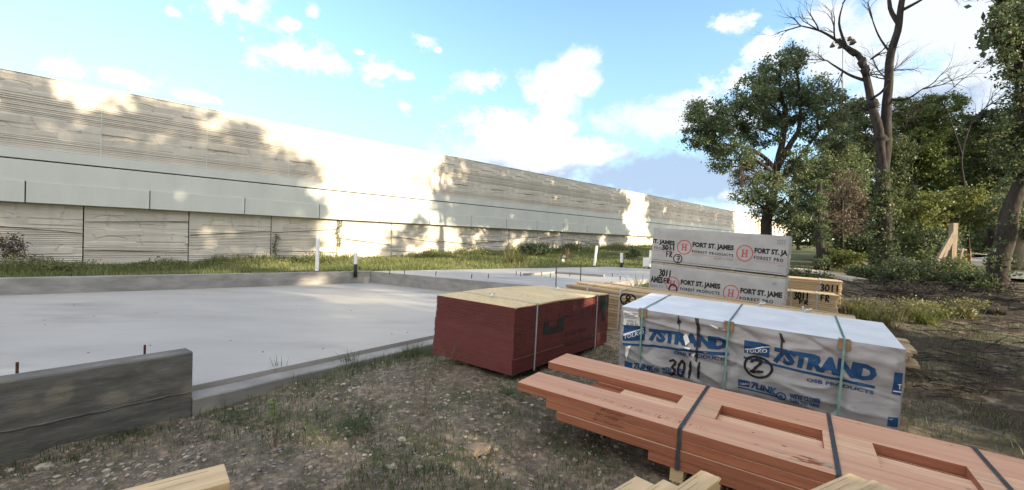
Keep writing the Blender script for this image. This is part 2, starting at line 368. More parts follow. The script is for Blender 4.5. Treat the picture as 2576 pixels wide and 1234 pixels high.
def build_ground():
    xs = np.unique(np.concatenate([-np.geomspace(7, 2500, 60), np.arange(-7, 7, .055), np.arange(7, 17, .16), np.geomspace(17, 2500, 70)]))
    ys = np.unique(np.concatenate([-np.geomspace(1, 2500, 40), np.arange(-1, 9, .055), np.arange(9, 24, .15), np.geomspace(24, 2500, 80)]))
    X, Y = np.meshgrid(xs, ys); x, y = X.ravel(), Y.ravel(); z = gz(x, y)
    r = np.hypot(x, y); near = np.clip((22-r)/10, 0, 1)
    z += near*((fnoise(x, y, 1.1, 3)-.5)*.13 + (fnoise(x, y, 5, 9)-.5)*.075) + (1-near)*np.clip(r/200, 0, 1)*(fnoise(x, y, .03, 5)-.5)*1.2
    # sink under the slabs
    z = np.where(inpoly(x, y, GAR, .13) | inpoly(x, y, HOUSE, -.1), np.minimum(z, -.1), z)
    # flat pads under the packs so that nothing is buried
    V = np.stack([x, y, z], 1); nx, ny = len(xs), len(ys)
    i = np.arange(nx*ny).reshape(ny, nx); F = np.stack([i[:-1, :-1], i[:-1, 1:], i[1:, 1:], i[1:, :-1]], -1).reshape(-1, 4)
    o = meshobj('ground', V, F, None, smooth=True); o.data.materials.clear()
    # zones: 0 soil, 1 lawn
    soff = x*WN.x + y*WN.y + WDIST; s = x*WD.x + y*WD.y
    lawn = ((soff < 21) & (y > 9) & (x < 9) & ~((y < 12.5) & (x > -2))).astype(float)
    lawn = np.maximum(lawn, ((r > 26)).astype(float)*.8)
    ca = o.data.color_attributes.new('zone', 'FLOAT_COLOR', 'POINT')
    dry = np.clip((x-.45*y-1.6)/1.5, 0, 1)*(y > 0)*np.clip((30-r)/10, 0, 1)*np.clip(fnoise(x, y, .6, 21)*3-.2, 0, 1)  # dry: dark litter tone at right, darkened further to put shade into colour
    pale = np.clip((fnoise(x, y, .55, 33)-.52)*5, 0, 1)
    # pale disturbed strip of earth in the foreground and along the road edge
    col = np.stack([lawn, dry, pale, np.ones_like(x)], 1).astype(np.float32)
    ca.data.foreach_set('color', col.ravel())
    m, nt, N, L, b = new_mat('earth'); b.inputs['Roughness'].default_value = .95; b.inputs['Specular IOR Level'].default_value = .15
    at_ = N.new('ShaderNodeAttribute'); at_.attribute_name = 'zone'; sp_ = N.new('ShaderNodeSeparateColor'); L.new(at_.outputs['Color'], sp_.inputs[0])
    tc = N.new('ShaderNodeTexCoord')
    def nz(s, d=7):
        n = N.new('ShaderNodeTexNoise'); n.inputs['Scale'].default_value = s; n.inputs['Detail'].default_value = d; n.inputs['Roughness'].default_value = .65
        L.new(tc.outputs['Object'], n.inputs['Vector']); return n.outputs['Fac']
    def ramp(v, a, c):
        n = N.new('ShaderNodeMapRange'); L.new(v, n.inputs[0]); n.inputs[1].default_value = a; n.inputs[2].default_value = c; return n.outputs[0]
    def mx(f, a, c):
        n = N.new('ShaderNodeMix'); n.data_type = 'RGBA'; L.new(f, n.inputs[0])
        for k, v in ((6, a), (7, c)):
            if isinstance(v, tuple): n.inputs[k].default_value = (*v, 1)
            else: L.new(v, n.inputs[k])
        return n.outputs[2]
    def mul(a, b_):
        n = N.new('ShaderNodeMath'); n.operation = 'MULTIPLY'; L.new(a, n.inputs[0])
        if isinstance(b_, float): n.inputs[1].default_value = b_
        else: L.new(b_, n.inputs[1])
        return n.outputs[0]
    soil = mx(ramp(nz(3.5), .35, .65), (.092, .077, .060), (.185, .155, .122))
    soil = mx(mul(ramp(nz(14), .5, .66), .8), soil, (.36, .28, .20))
    soil = mx(mul(sp_.outputs[2], ramp(nz(7), .38, .6)), soil, (.27, .215, .15))
    soil = mx(mul(ramp(nz(60, 3), .56, .68), .6), soil, (.34, .31, .27))
    soil = mx(mul(ramp(nz(1.6), .50, .62), .6), soil, (.06, .07, .034))
    soil = mx(mul(sp_.outputs[1], ramp(nz(2.2), .36, .52)), soil, (.05, .038, .028))  # litter colour with the right-hand shade painted in
    lawnc = mx(ramp(nz(.9), .4, .62), (.055, .075, .025), (.12, .13, .055))
    lawnc = mx(mul(ramp(nz(.35), .55, .7), .6), lawnc, (.22, .19, .11))
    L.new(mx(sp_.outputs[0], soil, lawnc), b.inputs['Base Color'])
    bp = N.new('ShaderNodeBump'); bp.inputs['Distance'].default_value = .03; L.new(nz(22), bp.inputs['Height']); L.new(bp.outputs[0], b.inputs['Normal'])
    o.data.materials.append(m); tag(o, None, None, kind='structure')
    return o
ground = build_ground()

# ------------------------------------------------------------------ long concrete wall
def panel_mesh(name, w, h, bands, seed, nx=110, dz=.02, mat=None):
    rg = np.random.default_rng(seed); nz = int(h/dz)
    xs = np.linspace(0, w, nx); zs = np.linspace(0, h, nz); X, Z = np.meshgrid(xs, zs); Dp = np.zeros_like(X)
    for (z0, z1, kind) in bands:
        m = (Z >= z0) & (Z < z1)
        if kind == 'rib':
            z = z0
            while z < z1:
                hh = rg.uniform(.06, .095); dd = rg.uniform(.03, .06); t = (Z-z)/hh; mm = m & (t >= 0) & (t < 1)
                Dp = np.where(mm, dd*np.clip(np.minimum(t*4, (1-t)*2.2), 0, 1) - .012, Dp); z += hh
        elif kind == 'stone':
            z = z0
            while z < z1:
                hh = rg.uniform(.14, .32); x = -rg.uniform(0, .8)
                while x < w:
                    ww = rg.uniform(.7, 2.2); dd = rg.uniform(.0, .04); ti = rg.uniform(-.025, .025); tz = rg.uniform(-.12, .12)
                    sl = rg.uniform(-.02, .02)
                    mm = m & (Z-sl*X >= z) & (Z-sl*X < z+hh) & (X >= x) & (X < x+ww)
                    Dp = np.where(mm, dd + ti*(X-x-ww/2) + tz*(Z-z-hh/2), Dp); x += ww
                z += hh
            hz_ = z1-z0
            for k in range(3):                                    # short curved fissures and one flat arch
                a = w*(.15+.33*k) + rg.uniform(-.25, .25); lo_, hi_ = z0 + hz_*rg.uniform(0, .35), z0 + hz_*rg.uniform(.6, 1)
                cx_ = a + .10*np.sin((Z-z0)/hz_*3+k*2) + (Z-z0)*rg.uniform(-.25, .25); Dp = np.where(m & (np.abs(X-cx_) < .025) & (Z > lo_) & (Z < hi_), Dp-.028, Dp)
            a = w*rg.uniform(.15, .35); cz_ = z0 + hz_*.35 + .22*hz_*np.sqrt(np.clip(1-((X-a)/.45)**2, 0, 1)); Dp = np.where(m & (np.abs(Z-cz_) < .02) & (np.abs(X-a) < .45), Dp-.028, Dp)
    V = np.stack([X.ravel(), -Dp.ravel(), Z.ravel()], 1)
    i = np.arange(nx*nz).reshape(nz, nx); F = np.stack([i[:-1, :-1], i[:-1, 1:], i[1:, 1:], i[1:, :-1]], -1).reshape(-1, 4)
    b0 = len(V); e = .1                                           # back and sides
    V = np.r_[V, [[0, e, 0], [w, e, 0], [w, e, h], [0, e, h]]]
    F = np.r_[F, [[b0+3, b0+2, b0+1, b0]], [[i[0, 0], b0, b0+1, i[0, -1]]], [[i[-1, -1], b0+2, b0+3, i[-1, 0]]], [[i[-1, 0], b0+3, b0, i[0, 0]]], [[i[0, -1], b0+1, b0+2, i[-1, -1]]]]
    o = meshobj(name, V, F, mat or MAT['wallrough']); me = o.data; bpy.data.objects.remove(o); me.name = name
    return me
S0, S1 = -14.2, 168.
def build_wall():
    # local x runs along the wall, local -y faces the camera side
    mt = Matrix.Translation(wp(0)) @ Matrix.Rotation(math.pi/2-WT, 4, 'Z')
    w = thing('highway_wall', 'long tall concrete highway wall with pale smooth band between textured panel courses, beyond the lawn', 'wall', mat=mt)
    bm = bmesh.new(); box(bm, S0, S1, .16, .8, -1.5, 4.7); obj('core', bm, MAT['walldark'], w)
    bm = bmesh.new(); box(bm, S0, S1, .004, .8, 4.703, 7.50); obj('core', bm, MAT['wallrough'], w)
    lo = [panel_mesh('lower_panel', 3.46, 4.2, [(0, 2.2, 'rib'), (2.2, 2.62, 'stone'), (2.62, 3.32, 'rib'), (3.36, 4.2, 'stone')], 4),
          panel_mesh('lower_panel', 3.46, 4.2, [(0, 2.0, 'stone'), (2.0, 2.55, 'rib'), (2.55, 3.28, 'stone'), (3.32, 4.2, 'stone')], 9)]
    up = [panel_mesh('upper_panel', 3.60, 2.81, [(0, .52, 'rib'), (.52, 1.22, 'stone'), (1.22, 2.05, 'rib'), (2.05, 2.81, 'stone')], 12)]
    n = int((S1-S0)/3.5)
    for k in range(n):
        s = .36 + 3.5*(k-4)
        o = link(bpy.data.objects.new('lower_panel', lo[(k*7 % 3) % 2]), w); o.location = (s+.02, .05, -1.5)
    n = int((S1-S0)/3.64)
    for k in range(n):
        s = .836 + 3.64*(k-4)
        o = link(bpy.data.objects.new('upper_panel', up[0]), w); o.location = (s+.02, -.1, 4.76)
        bm = bmesh.new(); box(bm, s-.022, s+.018, -.125, -.0, 4.765, 7.565, .004); obj('joint_strip', bm, MAT['wallsmooth'], w)
        bm = bmesh.new(); box(bm, s+.015, s+3.625, -.14, .15, 7.571, 7.60, .008); obj('cap', bm, MAT['wallrough'], w)
    bm = bmesh.new(); box(bm, 0, 3.605, -.32, .14, 2.70, 3.50, .012); me = obj('coping', bm, MAT['wallsmooth'], w); me.location.x = -1.21-3.64*3
    for k in range(1, n):
        o = link(bpy.data.objects.new('coping', me.data), w); o.location.x = -1.21 + 3.64*(k-3)
    bm = bmesh.new(); box(bm, S0, S1, -.27, .15, 3.503, 4.30, .01); obj('band', bm, MAT['wallsmooth'], w)
    bm = bmesh.new(); box(bm, S0, S1, -.23, .15, 4.36, 4.755, .01); obj('band', bm, MAT['wallsmooth'], w)
    bm = bmesh.new(); box(bm, S0, S1, -.15, .14, 4.303, 4.357); obj('groove', bm, MAT['walldark'], w)
    # slanted cable-like crack lines across the lower panels
    rg = random.Random(3)
    for k in range(13):
        s = .36 + 3.5*(k-2); za = rg.uniform(1.5, 2.1); zb = za + rg.choice((-1, 1))*rg.uniform(.12, .4)
        bm = bmesh.new(); bar(bm, (s+.05, -.03, za), (s+3.45, -.03, zb), .02, .024); obj('slanted_joint', bm, MAT['walldark'], w)
        if k % 2 == 0:
            bm = bmesh.new(); z = rg.choice((.9, 1.75)); bar(bm, (s+.05, -.032, z), (s+3.45, -.032, z-.1), .02, .024); obj('slanted_joint', bm, MAT['walldark'], w)
build_wall()

# ------------------------------------------------------------------ house foundation
SLABZ, TOPZ = .20, .58
def strip(bm, a, b, w0, w1, z0, z1, bev=.012):
    """long box from a to b; w0..w1 measured to the right of a->b"""
    d = (b-a).normalized(); n = Vector((d.y, -d.x, 0)); L_ = (b-a).length; k = max(1, int(L_/.4))
    prof = [(w0, z0), (w1, z0), (w1, z1-bev), (w1-bev, z1), (w0+bev, z1), (w0, z1-bev)]
    rings = []
    for i in range(k+1):
        p = a + d*(L_*i/k); j = noise.noise(p*1.7)*.008
        rings.append([bm.verts.new(p + n*w + Vector((0, 0, z + (j if z > z0+.01 else 0)))) for w, z in prof])
    m = len(prof)
    for i in range(k):
        for q in range(m): bm.faces.new((rings[i][q], rings[i+1][q], rings[i+1][(q+1) % m], rings[i][(q+1) % m]))
    bm.faces.new(rings[0]); bm.faces.new(rings[-1][::-1]); bmesh.ops.recalc_face_normals(bm, faces=bm.faces[:])
def build_foundation():
    f = thing('house_foundation', 'pale poured concrete house foundation with sunken garage floor and raised rim walls', 'foundation', P1)
    inv = -P1
    def P(name, bm, m, sm=False):
        for v in bm.verts: v.co += inv
        return obj(name, bm, m, f, sm)
    bm = bmesh.new(); prism(bm, [(p.x, p.y) for p in GAR], -.3, SLABZ); P('garage_floor', bm, MAT['slab'])
    bm = bmesh.new(); prism(bm, [(p.x, p.y) for p in HOUSE], -.3, TOPZ); P('house_floor', bm, MAT['slab'])
    bm = bmesh.new(); strip(bm, FL + EU*.0, P1, -.0, .235, -.5, SLABZ+.02); box_ = None
    P('stem_wall_base', bm, MAT['form'])
    bm = bmesh.new(); strip(bm, FL, P1, .03, .24, SLABZ+.021, TOPZ); P('stem_wall', bm, MAT['form'])
    bm = bmesh.new(); rg0 = random.Random(9); pts = [FL + DU*(6*k/90) + EU*.2385 + Vector((0, 0, SLABZ+.02+rg0.uniform(-.004, .006))) for k in range(91)]
    tube(bm, pts, [rg0.uniform(.004, .010) for k in range(91)], 5); P('form_seam', bm, MAT['form'])
    bm = bmesh.new(); strip(bm, P1 + DU*.004, MEET, .002, .25, -.5, SLABZ-.05); P('brick_ledge', bm, MAT['curb'])
    bm = bmesh.new(); strip(bm, BL, C0, -.2, -.002, -.3, TOPZ); P('rim_wall', bm, MAT['curb'])
    bm = bmesh.new(); strip(bm, C0, MEET, -.004, .02, SLABZ, TOPZ-.01, .004); P('step_face', bm, MAT['curb'])
    bm = bmesh.new(); strip(bm, HOUSE[1], HOUSE[2], 0.002, .02, -.2, TOPZ-.012, .004); P('step_face', bm, MAT['curb'])
    bm = bmesh.new(); strip(bm, HOUSE[2], HOUSE[3], .002, .02, -.2, TOPZ-.012, .004); P('step_face', bm, MAT['curb'])
    bm = bmesh.new(); strip(bm, HOUSE[3], HOUSE[4], .002, .02, -.2, TOPZ-.012, .004); P('step_face', bm, MAT['curb'])
    # low ledge line and sunken shower pan on the house floor
    def hz(px, py): 
        d = ray(px, py); t = (TOPZ-EYE)/d.z; return EYEV + d*t
    a, b, c = hz(1318, 694), hz(1395, 688), hz(1520, 697)
    for p, q in ((a, b), (b, c)):
        bm = bmesh.new(); strip(bm, Vector((p.x, p.y, 0)), Vector((q.x, q.y, 0)), -.05, .05, TOPZ+.002, TOPZ+.07, .004); P('floor_ledge', bm, MAT['curb'])
    # anchor bolts
    def bolt(p, h=.09, r=.008, lean=0.):
        bm = bmesh.new(); tube(bm, [p - Vector((0, 0, .02)), p + Vector((lean, 0, h))], r, 8)
        P('anchor_bolt', bm, MAT['rust'])
    for px, py in ((43, 935), (364, 888)):
        d = ray(px, py); t = (TOPZ-EYE)/d.z; bolt(EYEV + d*t, .07, .009)
    for px, py in ((1017, 689), (1096, 693), (1186, 700), (1298, 692), (1309, 694), (1362, 693), (1384, 697), (1433, 695), (1540, 697), (1228, 700), (980, 688), (1560, 704)):
        bolt(hz(px, py+1), .13, .012, .01)
    for k in range(9):
        p = BL.lerp(C0, .12 + k*.1); bolt(Vector((p.x, p.y, TOPZ)) + Vector((-.06, .08, 0)), .05, .009)
    # small crumbs of mortar on the floor
    rg = random.Random(5)
    for k in range(14):
        px, py = rg.uniform(20, 1050), rg.uniform(760, 930)
        d = ray(px, py); t = (SLABZ-EYE)/d.z; p = EYEV + d*t
        if not inpoly(np.array([p.x]), np.array([p.y]), GAR, -.5)[0]: continue
        bm = bmesh.new(); bmesh.ops.create_icosphere(bm, subdivisions=1, radius=.013)
        for v in bm.verts: v.co = Vector((v.co.x*rg.uniform(.8, 1.6), v.co.y, v.co.z*.6)) + p
        P('mortar_crumb', bm, MAT['form'])
build_foundation()

# upright rebar stakes and stub-up pipes
def stake(px, py0, py1, Y, lean, label):
    b = at(px, py1, Y); b.z = g1(b.x, b.y) - .1; t = at(px+lean, py0, Y)
    o = thing('rebar_stake', label, 'stake', b, group='rebar stakes beside the slab')
    bm = bmesh.new(); tube(bm, [Vector(), t-b], .011, 8)
    for k in range(40): pass
    obj('rod', bm, MAT['rebar'], o)
    bm = bmesh.new(); d = t-b; tube(bm, [d*.995, d*1.01], .014, 8); obj('tip', bm, MAT['rust'], o)
stake(1398, 658, 745, 8.4, 2, 'thin dark upright rebar stake just behind the red panel stack, taller of two')
stake(1459, 661, 696, 10.4, 3, 'short leaning rebar stake above the left end of the strapped pine pile')
def pipe(px, py0, py1, Y, r, label, black=0., lean=3, tape=True):
    b = at(px, py1, Y); t = at(px+lean, py0, Y)
    o = thing('stub_up_pipe', label, 'pipe', b, group='plumbing pipes standing at the back of the slab')
    d = t-b
    bm = bmesh.new(); tube(bm, [d*(black+.002), d], r, 14, False)
    tube(bm, [d*.90, d], r*.82, 14, False); obj('pipe', bm, MAT['pvc'], o, True)
    bm = bmesh.new(); tube(bm, [d*.94, d*.941], r*.8, 14); obj('bore', bm, MAT['black'], o)
    if black:
        bm = bmesh.new(); tube(bm, [-d*.3, d*black], r*1.06, 14); obj('sleeve', bm, MAT['black'], o, True)
    else:
        bm = bmesh.new(); tube(bm, [-d*.1, d*.05], r*1.25, 12); obj('collar', bm, MAT['black'], o, True)
pipe(797, 590, 687, 13.6, .055, 'tallest thin white pipe standing on the back rim of the slab')
pipe(894, 637, 684, 14.0, .055, 'short white pipe with black lower half on the back rim', .4, 1)
pipe(1495, 619, 672, 20.6, .06, 'slanted plain white pipe at the far edge of the raised floor', 0, 6)
pipe(1563, 637, 668, 20.9, .07, 'short white pipe with black foot behind the raised floor', .22, 1)
pipe(1634, 630, 674, 20.2, .055, 'white pipe with boxed fitting beside the upper wrapped lumber pack', 0, 3)
o = thing('pipe_box', 'small white square fitting at the foot of a pipe left of wrapped lumber', 'fitting', at(1627, 672, 20.1))
bm = bmesh.new(); box(bm, -.16, .12, -.1, .1, 0, .42, .02); obj('case', bm, MAT['pvc'], o)
bm = bmesh.new(); box(bm, -.13, .09, -.115, -.102, .05, .36, .004); obj('lid', bm, MAT['pvc'], o)

# ------------------------------------------------------------------ writing helpers
def text_bm(s, bold=0., space=1.):
    cu = bpy.data.curves.new('t', 'FONT'); cu.body = s; cu.size = 1; cu.offset = bold; cu.resolution_u = 2; cu.space_character = space
    ob = bpy.data.objects.new('t', cu); me = bpy.data.meshes.new_from_object(ob)
    bm = bmesh.new(); bm.from_mesh(me); bpy.data.objects.remove(ob); bpy.data.curves.remove(cu); bpy.data.meshes.remove(me)
    xs = [v.co.x for v in bm.verts]; ys = [v.co.y for v in bm.verts]
    x0, x1, y0, y1 = min(xs), max(xs), min(ys), max(ys)
    for v in bm.verts: v.co = Vector(((v.co.x-x0)/(x1-x0), (v.co.y-y0)/(y1-y0), 0))
    return bm
class Face:
    """a vertical face of a pack: local u along x, v up; f(u, v) gives how far the surface stands out"""
    def __init__(self, root, org, ux, uz, nrm, f=None, W=1, H=1):
        self.root, self.org, self.ux, self.uz, self.n, self.f = root, Vector(org), Vector(ux), Vector(uz), Vector(nrm), f or (lambda u, v: 0.)
        self.W, self.H = W, H; self.step, self.more = 9, 0.
        self.M = root.matrix_world.copy()
    def px(self, px, py):
        Mi = self.M.inverted(); o_ = Mi @ EYEV; d = Mi.to_3x3() @ ray(px, py)
        t = (self.org - o_).dot(self.n)/d.dot(self.n); p = o_ + d*t - self.org
        return (p.dot(self.ux), p.dot(self.uz))
    def put(self, name, bm, mat, lift, clip=True, step=.05):
        """bm vertices are (u, v, 0): cut to the face, drape and lift"""
        if clip:
            for co, no in (((0.003, 0, 0), (-1, 0, 0)), ((self.W-.003, 0, 0), (1, 0, 0)), ((0, .003, 0), (0, -1, 0)), ((0, self.H-.003, 0), (0, 1, 0))):
                bmesh.ops.bisect_plane(bm, geom=bm.verts[:]+bm.edges[:]+bm.faces[:], plane_co=co, plane_no=no, clear_outer=True)
        lift += self.more; step = min(step, self.step) if step else step
        if step and bm.verts:
            us = [v.co.x for v in bm.verts]; vs2 = [v.co.y for v in bm.verts]
            for ax, arr in ((0, us), (1, vs2)):
                k = math.ceil(min(arr)/step)*step
                while k < max(arr):
                    co = [0, 0, 0]; no = [0, 0, 0]; co[ax] = k; no[ax] = 1
                    bmesh.ops.bisect_plane(bm, geom=bm.verts[:]+bm.edges[:]+bm.faces[:], plane_co=co, plane_no=no); k += step
        for v in bm.verts:
            u, w = v.co.x, v.co.y
            v.co = self.org + self.ux*u + self.uz*w + self.n*(self.f(u, w) + lift)
        return obj(name, bm, mat, self.root)
    def text(self, s, bl, br, tl, mat, bold=.02, lift=.003, name='lettering', space=1., shear=0., step=.05):
        """baseline from bl to br, left side rising to tl (all in u, v)"""
        bm = text_bm(s, bold, space); bl, br, tl = (Vector((*p, 0)) for p in (bl, br, tl))
        for v in bm.verts: v.co = bl + (br-bl)*(v.co.x + shear*v.co.y) + (tl-bl)*v.co.y
        return self.put(name, bm, mat, lift, step=step)
    def quad(self, pts, mat, lift=.002, name='printed_block', step=.05):
        bm = bmesh.new(); bm.faces.new([bm.verts.new((u, v, 0)) for u, v in pts]); return self.put(name, bm, mat, lift, step=step)
    def ring(self, c, ru, rv, w, mat, lift=.003, name='printed_ring', n=40, rough=0.):
        bm = bmesh.new(); A = []; B = []
        for k in range(n):
            t = 2*math.pi*k/n; j = 1 + rough*math.sin(3*t+1)
            A.append(bm.verts.new((c[0]+math.cos(t)*(ru+w/2)*j, c[1]+math.sin(t)*(rv+w/2)*j, 0))); B.append(bm.verts.new((c[0]+math.cos(t)*(ru-w/2)*j, c[1]+math.sin(t)*(rv-w/2)*j, 0)))
        for k in range(n): bm.faces.new((A[k], A[(k+1) % n], B[(k+1) % n], B[k]))
        return self.put(name, bm, mat, lift)
    def strokes(self, lines, w, mat, lift=.005, name='sprayed_writing'):
        bm = bmesh.new()
        q_ = 0
        for ln in lines:
            pts = [Vector((*p, 0)) for p in ln]; sm = [pts[0]]
            for i in range(len(pts)-1):                            # Catmull-Rom
                p0, p1, p2, p3 = pts[max(i-1, 0)], pts[i], pts[i+1], pts[min(i+2, len(pts)-1)]
                for k in range(1, 5):
                    t = k/4; sm.append(.5*((2*p1) + (p2-p0)*t + (2*p0-5*p1+4*p2-p3)*t*t + (3*p1-p0-3*p2+p3)*t**3))
            prev = None
            for i, p in enumerate(sm):
                d = sm[min(i+1, len(sm)-1)] - sm[max(i-1, 0)]; d = d.normalized() if d.length > 1e-6 else Vector((1, 0, 0)); n = Vector((-d.y, d.x, 0))*w/2*(1+.2*math.sin(i*2.1+len(ln)))
                e = d*(w/2 if i == len(sm)-1 else (-w/2 if i == 0 else 0))
                if i in (0, len(sm)-1): n = n*.55
                q_ += 1; z = Vector((0, 0, 0)); cur = (bm.verts.new(p+n+e+z), bm.verts.new(p-n+e+z))
                if prev: bm.faces.new((prev[0], prev[1], cur[1], cur[0]))
                prev = cur
        return self.put(name, bm, mat, lift, step=0)
def poly(face, pts): return [face.px(*p) for p in pts]
# stroke glyphs in a unit box
G = {'3': [[(.05, .95), (.5, 1), (.85, .8), (.45, .55), (.9, .3), (.5, 0), (.05, .1)]], '0': [[(.5, 1), (.1, .7), (.1, .25), (.5, 0), (.9, .3), (.9, .75), (.5, 1)]],
     '1': [[(.5, 1), (.52, .5), (.5, 0)]], 'F': [[(.2, 0), (.22, .95), (.9, 1)], [(.22, .5), (.75, .55)]], 'R': [[(.15, 0), (.2, 1), (.8, .9), (.75, .6), (.2, .5), (.9, 0)]],
     '2': [[(.05, .85), (.5, 1), (.85, .8), (.45, .4), (.05, .1), (.5, .12), (.95, .08)]], '7': [[(.1, .9), (.9, .95), (.45, 0)], [(.3, .5), (.8, .5)]], '8': [[(.5, .55), (.2, .8), (.5, 1), (.8, .8), (.5, .55), (.15, .25), (.5, 0), (.85, .25), (.5, .55)]],
     '4': [[(.2, 1), (.15, .5), (.9, .5)], [(.75, .95), (.7, 0)]]}
def glyphs(s, bl, br, tl):
    out = []; bl, br, tl = Vector(bl), Vector(br), Vector(tl); n = len(s); 
    for i, c in enumerate(s):
        for ln in G.get(c, []):
            out.append([tuple(bl + (br-bl)*((i+.12+.76*x)/n) + (tl-bl)*y) for x, y in ln])
    return out

def frame(A, yaw, tx, ty, h):
    """matrix of a pack: A is its top front left corner relative to the eye; origin becomes the bottom front left corner"""
    Rm = Matrix.Rotation(yaw, 4, 'Z') @ Matrix.Rotation(tx, 4, 'X') @ Matrix.Rotation(ty, 4, 'Y')
    return Matrix.Translation(Vector(A) + EYEV) @ Rm @ Matrix.Translation((0, 0, -h))
def strap_loop(name, root, x, w, y0, y1, z0, z1, mat, t=.003, sag=0.):
    """band round a pack across its depth at local x: front, top and back"""
    bm = bmesh.new(); pr = [(y0-t, z0), (y0-t, z1+t), (y0+.02, z1+t+.001), ((y0+y1)/2, z1+t+.002+sag), (y1-.02, z1+t+.001), (y1+t, z1+t), (y1+t, z0)]
    a = [bm.verts.new((x-w/2, y, z)) for y, z in pr]; b = [bm.verts.new((x+w/2, y, z)) for y, z in pr]
    for i in range(len(pr)-1): bm.faces.new((a[i], b[i], b[i+1], a[i+1]))
    bmesh.ops.solidify(bm, geom=bm.faces[:], thickness=-.0015)
    return obj(name, bm, mat, root)
def skids(root, xs, y0, y1, h, mat=None):
    for x in xs:
        bm = bmesh.new(); box(bm, x-.045, x+.045, y0, y1, -h, -.002, .003); obj('skid', bm, mat or MAT['lumber'], root)

# ------------------------------------------------------------------ red panel stack
def build_red():
    H = .76; mt = frame((-.9257, 5.4904, -.6692), -.6419, -.0180, .0236, H)
    r = thing('panel_stack', 'strapped stack of sheathing panels with dark red sealed edges on bare ground', 'panel stack', mat=mt)
    W, D = 1.22, 2.44; rg = random.Random(11); th = .0185; n = 41; bm = bmesh.new()
    for k in range(n-1):
        z0 = k*th; up_ = k > 24
        dx = rg.uniform(-.0025, .0025) - (0 if up_ else .014) - (.012*(1-k/24) if not up_ else 0); dy = rg.uniform(-.0025, .0025)
        if k % 5 == 0: grp = (rg.uniform(-.003, .003), rg.uniform(-.004, .004))
        dx += grp[0]; dy += grp[1]
        # each sheet is a thin slab; the upper ones show a rounded tongue along the right face
        fs = box(bm, dx, W + (0 if up_ else .002) + rg.uniform(-.002, .002) + (0 if up_ else grp[1]*.6), dy, D+dy, z0, z0+th-(.0035 if up_ else .0012))
    obj('panel_edges', bm, MAT['red'], r)
    # tongue ridges on the upper sheets, broken by end gaps
    bm = bmesh.new()
    for k in range(25, n-1):
        z = k*th+.008; y = .03
        while y < D-.05:
            L_ = .29 if y < 2 else .26
            tube(bm, [(W+.001, y, z), (W+.001, min(y+L_, D-.02), z)], .0062, 5); y += L_+.022
    obj('tongue_ridges', bm, MAT['red'], r)
    nx, ny = 20, 36; V = []; F = []
    bm = bmesh.new(); bmesh.ops.create_grid(bm, x_segments=nx, y_segments=ny, size=.5)
    for v in bm.verts:
        x, y = (v.co.x+.5)*W, (v.co.y+.5)*D; v.co = Vector((x, y, H-.017+.030*math.sin(math.pi*y/D)*(1-.5*x/W) + .004*math.sin(x*9)*math.sin(y*5)))
    bmesh.ops.solidify(bm, geom=bm.faces[:], thickness=.016); bmesh.ops.recalc_face_normals(bm, faces=bm.faces[:])
    obj('top_panel', bm, MAT['osb'], r)
    bm = bmesh.new(); box(bm, W+.001, W+.004, .01, D-.01, .165, .171); obj('pale_panel_edge', bm, MAT['card'], r)
    for ys, nm in ((.43, 0), (2.02, 1)):
        bm = bmesh.new(); t = .004; w = .03
        pr = [(-.045, -.05), (-.032, 0), (-t, H*.6), (-t, H+.004), (.02, H+.009)] + [(x, H + .006 + .030*math.sin(math.pi*ys/D)*(1-.5*x/W)) for x in (.2, .5, .8, 1.1)] + [(W+t+.007, H+.004), (W+t+.007, -.03)]
        a = [bm.verts.new((x, ys-w/2, z)) for x, z in pr]; b = [bm.verts.new((x, ys+w/2, z)) for x, z in pr]
        for i in range(len(pr)-1): bm.faces.new((a[i], b[i], b[i+1], a[i+1]))
        bmesh.ops.solidify(bm, geom=bm.faces[:], thickness=.002)
        s = obj('strap', bm, MAT['strapw'], r)
        zt = H + .012 + .030*math.sin(math.pi*ys/D)*.8
        bm = bmesh.new(); box(bm, .50, .575, ys-.022, ys+.022, zt, zt+.014, .004); obj('buckle', bm, MAT['metal'], s)
        bm = bmesh.new(); q = [(.57, ys-.02, zt+.004), (.62, ys-.06, zt+.012), (.63, ys-.14, zt+.003), (.60, ys-.13, zt+.003), (.585, ys-.06, zt+.02)]
        bm.faces.new([bm.verts.new(p) for p in q]); obj('strap_tail', bm, MAT['strapw'], s)
    f = Face(r, (W+.004, 0, 0), (0, 1, 0), (0, 0, 1), (1, 0, 0), None, D, H)
    b1 = lambda u, v: f.px((1300+u*.23504)/1.198, (860+v*.23504)/1.198)
    f.quad([b1(1440, 470), b1(1508, 455), b1(1508, 540), b1(1600, 520), b1(1600, 605), b1(1432, 648)], MAT['ink'], .004, 'printed_letter')
    f.quad([b1(1612, 430), b1(1690, 410), b1(1690, 585), b1(1612, 595)], MAT['ink'], .004, 'printed_letter')
    f.quad([b1(1692, 398), b1(1760, 380), b1(1755, 400), b1(1692, 425)], MAT['ink'], .004, 'printed_letter')
    f.text('49 PCS  23/32', b1(1700, 660), b1(1985, 590), b1(1700, 600), MAT['pencil'], .03, .0045)
    f.text('APA RATED OSB', b1(1690, 790), b1(2050, 690), b1(1690, 730), MAT['pencil'], .03, .0045)
    c = b1(1138, 700); e = b1(1200, 690); t_ = b1(1138, 575)
    f.ring(c, abs(e[0]-c[0])*1.0, abs(t_[1]-c[1]), .016, MAT['pencil'], .004, 'sprayed_ring', rough=.04)
    f.strokes(glyphs('3', b1(1100, 760), b1(1170, 750), b1(1100, 630)), .018, MAT['pencil'], .004)
    f.quad([b1(2165, 150), b1(2270, 120), b1(2262, 300), b1(2235, 310), b1(2225, 460), b1(2185, 455), b1(2195, 330), b1(2150, 320)], MAT['ink'], .0045, 'printed_smudge')
